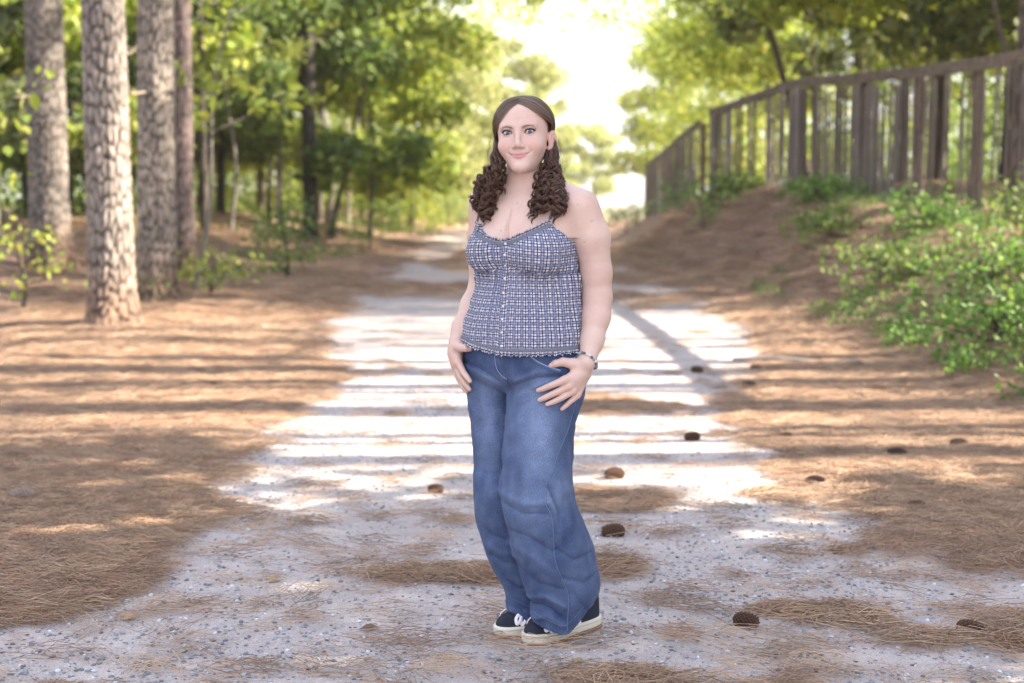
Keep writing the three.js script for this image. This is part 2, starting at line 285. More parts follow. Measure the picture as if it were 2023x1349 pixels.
// broadleaf tree: trunk as a leaning tube, limbs, leaf clumps at limb ends and through the crown
function broadleaf({ x, d, r, h, bark = 'grey', bend = [], lean = [0, 0], low = 0.3, spread = 2.4, n = 2600, leaf = 0.11, tint = 'maple', seed, label, category = 'tree', name = 'broadleaf_tree', group, clumpR = 0.75, limbs = 9, y0 = null, side = [0, 0] }) {
  const t = thing(name, label, category, x, y0 ?? groundH(x, d), -d, 0, group), R = rng(seed * 31 + 7), N = 14, pts = [], rr = [];
  for (let i = 0; i <= N; i++) { const f = i / N; pts.push(new THREE.Vector3(lean[0] * f * h + (bend[0] || 0) * Math.sin(f * (bend[1] || 5)), f * h - (i ? 0 : 0.25), lean[1] * f * h + (bend[0] || 0) * 0.5 * Math.cos(f * 4 + seed))); rr.push(r * (1 - 0.8 * f) * (1 + 0.5 * Math.exp(-f * h / 0.15)) + 0.006); }
  part('trunk', tube(pts, rr, 12), BARK[bark], t);
  const clumps = [];
  for (let i = 0; i < limbs; i++) {
    const f = low + (1 - low) * (i + 0.3) / limbs, p = pts[Math.min(N, Math.round(f * N))], a = i * 2.39996 + seed, l = spread * (0.55 + R() * 0.55) * (1.1 - 0.5 * f), e = new THREE.Vector3(p.x + Math.cos(a) * l + side[0], p.y + l * (0.15 + R() * 0.35), p.z + Math.sin(a) * l + side[1]);
    const mid = new THREE.Vector3().lerpVectors(p, e, 0.5); mid.y += 0.12 * l * (R() - 0.3);
    part('limb', tube(curvePts([p, mid, e], 6), [0, 1, 2, 3, 4, 5, 6].map((k) => r * 0.32 * (1 - k / 7.5) + 0.004), 6), BARK[bark], t);
    clumps.push([e.x, e.y, e.z, clumpR * (0.8 + R() * 0.6)], [mid.x, mid.y + 0.15, mid.z, clumpR * (0.6 + R() * 0.5)]);
    for (let k = 0; k < 2; k++) { const [bx, by, bz] = ball(R); clumps.push([e.x + bx * 1.1 * clumpR, e.y + by * 0.8 * clumpR, e.z + bz * 1.1 * clumpR, clumpR * (0.35 + R() * 0.4)]); }
  }
  if (n) foliage(t, 'crown', clumps, h > 4.9 ? n * 2.2 | 0 : n, h > 4.9 ? leaf * 1.4 : leaf, tint, seed * 17 + 3);
  return t;
}
// ---------------------------------------------------------------- left: old pines at the edge of the track
pine({ x: -4.63, d: 13.3, r: 0.215, seed: 1, step: 0.022, cols: 84, label: 'big grey-brown pine trunk at the left track edge, front one of the pair', tone: [0.29, 0.25, 0.215] });
pine({ x: -5.08, d: 16.2, r: 0.225, seed: 2, step: 0.025, cols: 72, lean: [0.022, 0], label: 'big pale pine trunk just behind and right of the front pine', tone: [0.33, 0.285, 0.24] });
pine({ x: -7.33, d: 18.6, r: 0.265, seed: 3, step: 0.03, cols: 72, lean: [0.006, 0], label: 'thick dark grey pine trunk standing left of the front pine', tone: [0.22, 0.19, 0.165] });
pine({ x: -8.9, d: 25, r: 0.17, seed: 4, step: 0.05, cols: 40, label: 'dark brown pine trunk half hidden behind the left thick pine', tone: [0.13, 0.085, 0.07], lean: [0.01, 0] });
pine({ x: -5.7, d: 19.5, r: 0.15, seed: 5, step: 0.05, cols: 40, label: 'dark purplish pine trunk directly right of the pale pine', tone: [0.19, 0.14, 0.13], lean: [0.012, 0] });
pine({ x: -6.75, d: 34.5, r: 0.185, seed: 6, step: 0.07, cols: 36, stubs: 5, label: 'straight black trunk standing alone at the left end of the needle bank', tone: [0.06, 0.05, 0.042], dark: [0.03, 0.025, 0.02], base: [0.08, 0.06, 0.05], name: 'dark_tree' });
pine({ x: -8.0, d: 29, r: 0.08, seed: 7, step: 0.08, cols: 20, h: 13, crown: 500, label: 'thin dark trunk between the pale pine and the black trunk', tone: [0.08, 0.065, 0.055], dark: [0.03, 0.025, 0.02], base: [0.09, 0.07, 0.06], name: 'dark_tree', stubs: 1 });
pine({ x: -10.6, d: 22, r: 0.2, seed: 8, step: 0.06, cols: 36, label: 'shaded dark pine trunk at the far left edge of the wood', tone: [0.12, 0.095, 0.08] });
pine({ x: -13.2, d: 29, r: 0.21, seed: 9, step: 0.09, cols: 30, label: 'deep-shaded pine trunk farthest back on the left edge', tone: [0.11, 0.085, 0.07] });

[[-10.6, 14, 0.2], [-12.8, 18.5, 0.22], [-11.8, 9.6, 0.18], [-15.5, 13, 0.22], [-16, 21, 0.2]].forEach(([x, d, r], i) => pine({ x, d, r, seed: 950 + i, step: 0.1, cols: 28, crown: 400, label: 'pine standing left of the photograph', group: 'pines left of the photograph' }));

// slender stems of the left wood
broadleaf({ x: -8.1, d: 44, r: 0.1, h: 8.5, bark: 'pale', bend: [0.2, 9], lean: [0.02, 0], low: 0.5, spread: 2.2, n: 2600, seed: 21, tint: 'bright', label: 'pale crooked sunlit stem right behind the black trunk' });
broadleaf({ x: -7.75, d: 46, r: 0.09, h: 8, bark: 'pale', bend: [0.1, 6], low: 0.5, spread: 2, n: 2200, seed: 22, label: 'second pale stem, straighter, right of the crooked one' });
broadleaf({ x: -8.5, d: 45, r: 0.08, h: 8, bark: 'grey', bend: [0.08, 5], low: 0.55, spread: 2, n: 2200, seed: 23, label: 'grey stem close behind the black trunk' });
broadleaf({ x: -7.9, d: 36, r: 0.055, h: 7, bark: 'pale', bend: [0.12, 6], lean: [-0.02, 0], low: 0.5, spread: 1.9, n: 2400, seed: 24, tint: 'bright', label: 'thin white sunlit stem left of the black trunk' });
broadleaf({ x: -7.95, d: 31, r: 0.045, h: 6.5, bark: 'pale', bend: [0.18, 7], lean: [0.0, 0], low: 0.5, spread: 1.8, n: 2200, seed: 25, label: 'wavy white sapling stem near the thin dark trunk' });
broadleaf({ x: -8.4, d: 37, r: 0.06, h: 7, bark: 'dark', bend: [0.05, 4], low: 0.45, spread: 2, n: 2600, seed: 26, label: 'thin dark stem between the white stem and the wavy sapling' });
broadleaf({ x: -7.4, d: 56, r: 0.17, h: 9.5, bark: 'dark', bend: [0.1, 3], low: 0.4, spread: 1.9, n: 1300, leaf: 0.16, tint: 'bright', seed: 27, label: 'dark tree near the bright opening, left one of two' });
broadleaf({ x: -7.0, d: 58, r: 0.13, h: 9.5, bark: 'brown', bend: [0.12, 4], lean: [0.03, 0], low: 0.4, spread: 1.9, n: 1300, leaf: 0.16, seed: 28, tint: 'bright', label: 'brown tree near the bright opening, right one of two' });
// thin dark trunks deep in the left wood
{
  const R = rng(55), list = []; for (let i = 0; i < 11; i++) { const d = 27 + R() * 26; list.push([-5.2 - d * 0.11 - R() * d * 0.19, d, 0.06 + R() * 0.07]); }
  const nth = ['first', 'second', 'third', 'fourth', 'fifth', 'sixth', 'seventh', 'eighth', 'ninth', 'tenth', 'eleventh'];
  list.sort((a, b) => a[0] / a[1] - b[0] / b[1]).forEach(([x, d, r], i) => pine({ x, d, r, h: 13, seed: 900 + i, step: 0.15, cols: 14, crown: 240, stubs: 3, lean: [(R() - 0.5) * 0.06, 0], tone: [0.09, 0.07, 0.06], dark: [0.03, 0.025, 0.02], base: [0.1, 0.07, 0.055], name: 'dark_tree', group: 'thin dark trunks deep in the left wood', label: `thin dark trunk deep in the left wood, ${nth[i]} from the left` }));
}
for (const [x, d, h, label, s] of [[-6.1, 14.6, 0.8, 'yellow-green brush at the left frame edge beside the pines', 71], [-8.2, 17.6, 1.0, 'leafy brush at the foot of the thick left pine', 72], [-6.0, 18.6, 0.7, 'low brush between the two big left pines', 73], [-4.55, 16.6, 0.5, 'small weeds at the foot of the pale pine', 74]])
  broadleaf({ x, d, r: 0.015, h, bark: 'brown', bend: [0.04, 5], low: 0.1, spread: 0.6, n: 170, leaf: 0.085, tint: 'bright', seed: s, name: 'bush', category: 'bush', clumpR: 0.26, limbs: 9, label });
// leafy understorey of the left wood
const LEFT_UNDER = [
  [-9.9, 28, 6.2, 'bright', 'sunlit yellow-green tree just behind the thin dark trunk'], [-10.2, 46, 8, 'bright', 'bright green tree behind the white sunlit stems'], [-8.2, 52, 8.5, 'bright', 'leafy tree right of the black trunk'], [-8.9, 64, 9.5, 'bright', 'glowing green tree where the left wood ends'], [-13.5, 44, 7.5, 'bright', 'yellow-green tree in a sunny gap of the left wood'], [-7.2, 36, 6.8, 'maple', 'tree with low boughs behind the black trunk'],
  [-9.8, 33, 6.5, 'maple', 'green understorey tree behind the dark purplish pine'], [-11.5, 41, 7.5, 'maple', 'dense green tree in the wood between the thin stems'],
  [-14.5, 36, 7, 'olive', 'shaded green tree deep in the left wood'], [-12.2, 52, 8.5, 'bright', 'light green tree glowing deep in the wood'], [-10.4, 60, 9, 'bright', 'tall green tree behind the pale stems'],
  [-17, 47, 8, 'bright', 'yellow-green tree far left behind the pines'], [-9.3, 72, 10, 'bright', 'light green tree left of the bright opening'], [-16, 60, 9, 'maple', 'broad green tree far back in the left wood'],
  [-20, 55, 9, 'maple', 'broad green tree behind the thick left pine'], [-6.2, 41, 7.4, 'bright', 'green tree whose boughs overhang the left side of the track'], [-15.4, 30, 6, 'maple', 'bushy green tree behind the left pines'], [-12.6, 24, 5.5, 'olive', 'dark bushy tree at the left edge behind the pines'],
];
LEFT_UNDER.forEach(([x, d, h, tint, label], i) => broadleaf({ x, d, r: 0.075, h, bark: i % 2 ? 'grey' : 'brown', bend: [0.12, 5], low: 0.14, spread: 3.0, n: 2600, leaf: 0.2, tint, seed: 40 + i, label, clumpR: 0.85, limbs: 11 }));
// near saplings with large lit leaves
broadleaf({ x: -6.6, d: 14.8, r: 0.025, h: 3.6, bark: 'pale', bend: [0.16, 6], lean: [0.06, 0.02], low: 0.35, spread: 0.75, n: 75, leaf: 0.17, tint: 'bright', seed: 61, name: 'sapling', category: 'sapling', clumpR: 0.3, limbs: 7, label: 'young sapling with large yellow-green leaves left of the front pine' });
broadleaf({ x: -5.0, d: 17.4, r: 0.028, h: 4.2, bark: 'pale', bend: [0.1, 7], lean: [0.17, 0], low: 0.5, spread: 1.3, n: 230, leaf: 0.19, tint: 'bright', seed: 62, name: 'sapling', category: 'sapling', clumpR: 0.34, limbs: 8, side: [0.35, 0.3], label: 'tall sapling with glowing yellow leaves right of the pale pine' });
broadleaf({ x: -5.55, d: 12.4, r: 0.014, h: 1.0, bark: 'pale', bend: [0.05, 5], lean: [-0.3, 0.1], low: 0.4, spread: 0.4, n: 14, leaf: 0.09, tint: 'bright', seed: 63, name: 'seedling', category: 'seedling', clumpR: 0.2, limbs: 5, label: 'spindly bare-stemmed seedling at the foot of the front pine' });
broadleaf({ x: -6.4, d: 13.2, r: 0.012, h: 0.9, bark: 'grey', bend: [0.04, 5], lean: [0.1, 0], low: 0.3, spread: 0.4, n: 26, leaf: 0.08, tint: 'maple', seed: 64, name: 'seedling', category: 'seedling', clumpR: 0.2, limbs: 5, label: 'leafy seedling at the left edge near the pines' });
for (const [x, d, label, s] of [[-4.3, 20, 'low leafy plant on the needle bank right of the pines', 65], [-5.6, 26, 'low bush on the bank below the thin dark trunk', 66], [-4.7, 31, 'small green bush on the bank left of the track', 67], [-6.6, 48, 'green bush at the foot of the pale stems', 68], [-5.4, 58, 'dark green bush below the two trees by the opening', 69]])
  broadleaf({ x, d, r: 0.02, h: 0.7 + d * 0.014, bark: 'brown', bend: [0.04, 5], low: 0.1, spread: 0.5 + d * 0.008, n: 160 + d * 14, leaf: 0.08, tint: 'maple', seed: s, name: 'bush', category: 'bush', clumpR: 0.22 + d * 0.004, limbs: 8, label });

// ---------------------------------------------------------------- right: trees behind and over the fence
const RIGHT = [
  [7.4, 20.5, 6.4, 2.8, 'olive', 'nearest leafy tree over the rail fence on the right', 0.1], [7.4, 23, 7.5, 3.2, 'bright', 'sunlit yellow-green tree above the middle of the fence', 0.11], [7.6, 28.5, 8, 3.2, 'olive', 'olive-green tree overhanging the fence bank', 0.12],
  [8.2, 34, 9, 3.4, 'olive', 'dense dark green tree where the pickets begin', 0.15], [7.6, 43, 9.5, 3.4, 'olive', 'green tree standing right of the bright opening', 0.14], [8.5, 27, 8, 3.2, 'bright', 'light green tree behind the second row over the fence', 0.1],
  [10, 38, 9, 3.4, 'olive', 'grey-green tree deep in the right wood', 0.12], [11, 23.5, 6.5, 2.6, 'bright', 'sunny leafy tree at the right edge behind the fence', 0.1], [7.8, 54, 10, 3.4, 'olive', 'far green tree beside the end of the picket fence', 0.14], [12.5, 48, 10, 3.5, 'maple', 'broad tree far back in the right wood', 0.14],
];
RIGHT.forEach(([x, d, h, spread, tint, label, r], i) => broadleaf({ x, d, r, h, bark: i % 2 ? 'dark' : 'brown', bend: [0.15, 4], lean: [-0.05, 0], low: 0.34, spread, n: 3000, leaf: 0.17, tint: i % 3 === 0 ? 'olive' : 'bright', seed: 80 + i, label, clumpR: 0.95, limbs: 12, side: [-1.3, 0] }));
// shade trees right of the frame, beside the spot where the person stands
broadleaf({ x: 7.2, d: 5.3, r: 0.16, h: 8.2, bark: 'brown', bend: [0.1, 4], low: 0.22, spread: 1.75, n: 3400, leaf: 0.15, tint: 'maple', seed: 101, clumpR: 1.0, limbs: 12, label: 'shade tree beside the track right of the photograph' });
broadleaf({ x: 10.4, d: 4.0, r: 0.16, h: 9.5, bark: 'brown', bend: [0.1, 4], low: 0.22, spread: 1.9, n: 3000, leaf: 0.15, tint: 'maple', seed: 102, clumpR: 1.0, limbs: 12, label: 'second shade tree farther right of the photograph' });
// pines beyond the fence
function ordinal(n) { return ['first', 'second', 'third', 'fourth', 'fifth', 'sixth', 'seventh', 'eighth', 'ninth', 'tenth'][n] ?? (n + 1) + ([, 'st', 'nd', 'rd'][(n + 1) % 10 * (Math.abs(n - 11) > 1 ? 1 : 0)] ?? 'th'); }
{
  const R = rng(404), spots = [[7.0, 18.6, 0.2], [6.2, 18.9, 0.2], [7.3, 21.0, 0.17], [10.8, 25, 0.2], [11.5, 30, 0.2], [11.2, 22, 0.22], [12.4, 28, 0.2], [10.8, 33, 0.19], [13.6, 37, 0.2], [8.6, 41, 0.2], [12, 45, 0.2], [16, 31, 0.2], [16.5, 42, 0.2], [19, 36, 0.2], [15, 23, 0.22], [18, 27, 0.2], [20, 48, 0.22]];
  for (let i = 0; i < 24; i++) spots.push([8 + R() * 15, -1 + R() * 26, 0.12 + R() * 0.08]);
  spots.push([9, 7.5, 0.1], [12, 8.4, 0.09], [7.6, 9.0, 0.11], [14, 9.4, 0.1], [11, 10.1, 0.08], [8.4, 7.9, 0.05]);
  spots.forEach(([x, d, r], i) => pine({ x, d, r, h: 16 + R() * 5, seed: 200 + i, step: 0.12, cols: 24, fine: 4, lean: [(R() - 0.5) * 0.05, 0], tone: [0.2, 0.155, 0.13], stubs: 4, crown: i < 17 ? 240 : d > 5.5 && d < 17 ? 110 : 500, label: i < 17 ? `slender pine trunk in the wood beyond the fence, ${ordinal(spots.slice(0, 17).filter((o) => o[0] / o[1] > x / d).length)} from the right` : 'pine of the wood right of the photograph', group: i < 17 ? 'pines in the wood beyond the rail fence' : 'pines right of the photograph' }));
}
broadleaf({ x: 5.6, d: 16.4, r: 0.035, h: 4.8, bark: 'brown', lean: [-0.26, 0], bend: [0.05, 3], low: 0.55, spread: 1.3, n: 420, leaf: 0.1, tint: 'bright', seed: 120, label: 'thin leaning trunk crossing above the fence rail at upper right', clumpR: 0.5 });
// sunlit saplings seen through the fence
{
  const R = rng(71), list = [];
  for (let i = 0; i < 30; i++) { const d = 17 + R() * 26; list.push([5.6 + d * 0.04 + R() * 5.5, d, R() < 0.65 ? 'pale' : 'grey', R() - 0.5]); }
  list.sort((a, b) => b[0] / b[1] - a[0] / a[1]).forEach(([x, d, bark, l], i) => broadleaf({ x, d, r: 0.022 + R() * 0.028, h: 3.4 + R() * 2.5, bark, bend: [0.08, 5], lean: [l * 0.12, 0], low: 0.45, spread: 0.9, n: 170, leaf: 0.12, tint: i % 2 ? 'bright' : 'maple', seed: 300 + i, name: 'sapling', category: 'sapling', clumpR: 0.4, limbs: 5, group: 'saplings behind the rail fence', label: `thin ${bark} sapling behind the fence pickets, ${ordinal(i)} sapling from the right` }));
}
// undergrowth on the right bank
[[3.55, 9.4, 0.62, 'bright', 'lush green bush at the right frame edge, nearest the camera'], [3.3, 10.6, 0.6, 'bright', 'bright green bush spilling down the bank toward the track'], [4.2, 10.9, 0.8, 'maple', 'green bush behind the nearest one on the right bank'], [3.7, 12.3, 0.7, 'bright', 'green bush halfway up the right bank'], [4.5, 13.2, 0.8, 'maple', 'leafy bush below the nearest fence post'], [3.4, 14.6, 0.6, 'maple', 'low green bush at the foot of the bank'], [4.2, 16.2, 0.6, 'bright', 'yellow-green weeds below the second fence post'], [3.5, 18.6, 0.55, 'maple', 'small bush on the bank below the third post'], [3.9, 21.5, 0.5, 'bright', 'pale weedy bush on the middle of the bank'], [3.2, 26, 0.6, 'maple', 'tuft of weeds near the top of the far bank'], [2.5, 26.2, 1.2, 'bright', 'bright leafy sprig in front of the picket end post'], [1.9, 48, 1.3, 'olive', 'dark bush at the right of the bright opening']].forEach(([x, d, h, tint, label], i) =>
  broadleaf({ x, d, r: 0.014, h: h * 0.5, bark: 'brown', bend: [0.03, 5], low: 0.08, spread: h * 0.95, n: 720, leaf: 0.05 + 0.001 * d, tint: tint === 'bright' ? 'fresh' : tint, seed: 140 + i, name: 'bush', category: 'bush', clumpR: 0.24 + h * 0.06, limbs: 11, label }));
// ground cover on the bank
{
  const R = rng(88), clumps = [];
  while (clumps.length < 420) { const d = 8.2 + R() ** 1.5 * 26, x = bankFoot(d)[0] + 0.3 + R() * 4.4; if (fbm(x * 0.7, d * 0.5, 31, 3) + 0.12 * (14 - d) / 6 + 0.1 * (R() - 0.5) > 0.02) clumps.push([x, groundH(x, d) + 0.06, -d, 0.13 + R() * 0.12]); }
  const m = foliage(scene, 'ground_cover', clumps, 22000, 0.05, 'fresh', 881, { flat: 0.7 }); m.userData.kind = 'stuff';
  const c2 = []; for (let i = 0; i < 260; i++) { const d = 15 + R() * 40, x = -4.5 - R() * 9; if (fbm(x * 0.6, d * 0.4, 41, 3) > -0.02) c2.push([x, groundH(x, d) + 0.12, -d, 0.2 + R() * 0.25]); }
  const m2 = foliage(scene, 'ground_cover_001', c2, 9000, 0.07, 'maple', 882, { flat: 0.7 }); m2.userData.kind = 'stuff';
}
// ---------------------------------------------------------------- beyond: sunlit trees round the clearing at the end of the track
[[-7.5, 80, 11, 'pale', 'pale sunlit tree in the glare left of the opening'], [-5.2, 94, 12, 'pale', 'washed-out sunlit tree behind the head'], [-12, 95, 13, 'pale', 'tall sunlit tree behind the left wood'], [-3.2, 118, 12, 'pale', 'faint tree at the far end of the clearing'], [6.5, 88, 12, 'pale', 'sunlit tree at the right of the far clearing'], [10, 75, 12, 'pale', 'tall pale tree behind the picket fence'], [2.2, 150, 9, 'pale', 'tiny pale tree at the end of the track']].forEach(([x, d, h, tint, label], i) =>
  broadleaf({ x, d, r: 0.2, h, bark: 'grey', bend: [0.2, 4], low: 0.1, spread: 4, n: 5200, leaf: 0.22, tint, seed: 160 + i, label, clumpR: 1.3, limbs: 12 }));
// boughs that arch over the track
broadleaf({ x: -6.9, d: 38, r: 0.09, h: 9, bark: 'grey', bend: [0.1, 4], lean: [0.22, 0], low: 0.5, spread: 3.8, side: [1.5, 0], n: 2600, leaf: 0.17, tint: 'bright', seed: 181, label: 'tree on the left bank arching over the top of the track', clumpR: 0.8, limbs: 11 });
broadleaf({ x: 6.2, d: 35, r: 0.11, h: 9.4, bark: 'brown', bend: [0.1, 4], lean: [-0.3, 0], low: 0.5, spread: 3.6, side: [-1.2, 0], n: 5200, leaf: 0.12, tint: 'olive', seed: 182, label: 'tree on the right bank arching over the bright opening', clumpR: 0.85, limbs: 11 });
// far woods that read as one mass
{
  const R = rng(99), clumps = [];
  for (let i = 0; i < 520; i++) { const s = R() < 0.55 ? -1 : 1, d = 62 + R() * 60, x = s < 0 ? -13 - R() * 40 : 13 + R() * 40; clumps.push([x, groundH(x, d) + R() * (s < 0 ? 13 : 0.33 * x), -d, 1.6 + R() * 1.4]); }
  for (let i = 0; i < 420; i++) { const x = -13 - R() * 28, d = 33 + R() * 40; clumps.push([x, R() ** 1.3 * 8, -d, 1.1 + R()]); }
  for (let i = 0; i < 260; i++) { const x = -17 - R() * 24, d = 4 + R() * 30; clumps.push([x, groundH(x, d) + R() ** 1.4 * 6, -d, 0.9 + R()]); }
  for (let i = 0; i < 420; i++) { const x = 11 + R() * 26, d = 26 + R() * 44; clumps.push([x, groundH(x, d) + R() * 0.32 * x, -d, 1 + R()]); }
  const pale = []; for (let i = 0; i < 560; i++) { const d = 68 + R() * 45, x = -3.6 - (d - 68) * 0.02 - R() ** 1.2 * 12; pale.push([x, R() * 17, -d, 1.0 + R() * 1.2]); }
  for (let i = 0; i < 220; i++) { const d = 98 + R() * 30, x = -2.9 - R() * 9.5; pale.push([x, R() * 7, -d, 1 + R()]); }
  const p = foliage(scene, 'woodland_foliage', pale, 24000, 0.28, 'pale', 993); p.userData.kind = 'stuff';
  const low = []; for (let i = 0; i < 420; i++) { const d = 48 + R() * 36, x = -5.2 - (d - 48) * 0.05 - R() * 14; low.push([x, groundH(x, d) + R() ** 1.4 * 5, -d, 0.8 + R() * 0.9]); }
  const lo = foliage(scene, 'woodland_foliage_003', low, 30000, 0.2, 'bright', 995); lo.userData.kind = 'stuff';
  const right = []; for (let i = 0; i < 300; i++) { const d = 48 + R() * 40, x = 2.9 + (d - 48) * 0.05 + R() ** 1.2 * 10; right.push([x, groundH(x, d) + 1.5 + R() * 11, -d, 0.9 + R() * 1.1]); }
  for (let i = 0; i < 130; i++) { const d = 56 + R() * 24, x = -3 + R() * 9; right.push([x, 0.128 * d + 1.3 + R() * 4, -d, 0.6 + R() * 0.7]); }
  const q = foliage(scene, 'woodland_foliage_001', right, 30000, 0.22, 'bright', 994); q.userData.kind = 'stuff';
  const m = foliage(scene, 'woodland_foliage_002', clumps, 125000, 0.3, 'maple', 991); m.userData.kind = 'stuff';
}

// ---------------------------------------------------------------- fence on the right bank
const fenceMat = barkOf(0.44, 0.33, 0.235), slatMats = [barkOf(0.72, 0.59, 0.50), barkOf(0.6, 0.48, 0.4), barkOf(0.82, 0.70, 0.62), barkOf(0.44, 0.34, 0.27)];
{
  const f = thing('rail_fence', 'long weathered wooden fence with top rail and pickets on the right bank', 'fence'), R = rng(17);
  const picketGeo = new THREE.BoxGeometry(0.022, 1, 0.1); picketGeo.translate(0, 0.5, 0);
  const run = (ctrl, high, postAt, spacing, width) => {
    const curve = new THREE.CatmullRomCurve3(ctrl.map(([x, d]) => new THREE.Vector3(x, 0, -d))), L = curve.getLength();
    const at = (u) => { const p = curve.getPointAt(clamp(u)), t = curve.getTangentAt(clamp(u)); return { x: p.x, z: p.z, y: groundH(p.x, -p.z), turn: Math.atan2(t.x, t.z) }; };
    const tops = [];
    for (let i = 0; i <= postAt; i++) { const p = at(i / postAt), h = high(i / postAt); part('post', tube([[p.x, p.y - 0.3, p.z], [p.x + 0.01, p.y + h * 0.5, p.z], [p.x + (R() - 0.5) * 0.03, p.y + h - 0.02, p.z]], [0.088, 0.082, 0.076], 12), fenceMat, f); tops.push(new THREE.Vector3(p.x - 0.095 * Math.abs(Math.cos(p.turn)), p.y + h, p.z + 0.095 * Math.abs(Math.sin(p.turn)))); }
    for (let i = 0; i < tops.length - 1; i++) { const A = tops[i], B = tops[i + 1], m = part('rail', new THREE.BoxGeometry(0.05, 0.16, A.distanceTo(B) - 0.01), fenceMat, f); m.position.lerpVectors(A, B, 0.5); m.lookAt(B); }
    for (let l = 0.08; l < L; l += spacing(l / L) * (0.9 + R() * 0.25)) {
      if (R() < 0.07) continue;
      const p = at(l / L), h = high(l / L) + (R() - 0.5) * 0.1 - 0.06, m = part('picket', picketGeo, slatMats[R() * 4 | 0], f);
      m.position.set(p.x - 0.14 * Math.abs(Math.cos(p.turn)), p.y - 0.05, p.z + 0.14 * Math.abs(Math.sin(p.turn))); m.scale.set(1, h, width(l / L) * (0.8 + R() * 0.4)); m.rotation.set((R() - 0.5) * 0.03, p.turn, (R() - 0.5) * 0.04, 'YXZ');
    }
  };
  run([[4.95, 8.8], [4.95, 12.2], [4.95, 15.5], [4.95, 18.6], [4.82, 21.4], [4.3, 24.2], [3.6, 26.0], [2.8, 27.2]], (u) => 1.88 + 0.06 * u, 7, (u) => (u < 0.6 ? 0.23 : 0.14), (u) => (u < 0.6 ? 0.26 : 0.8));
  run([[3.25, 34], [3.15, 40], [3.05, 46], [2.9, 52]], (u) => 1.95, 6, () => 0.2, () => 1.35);
}
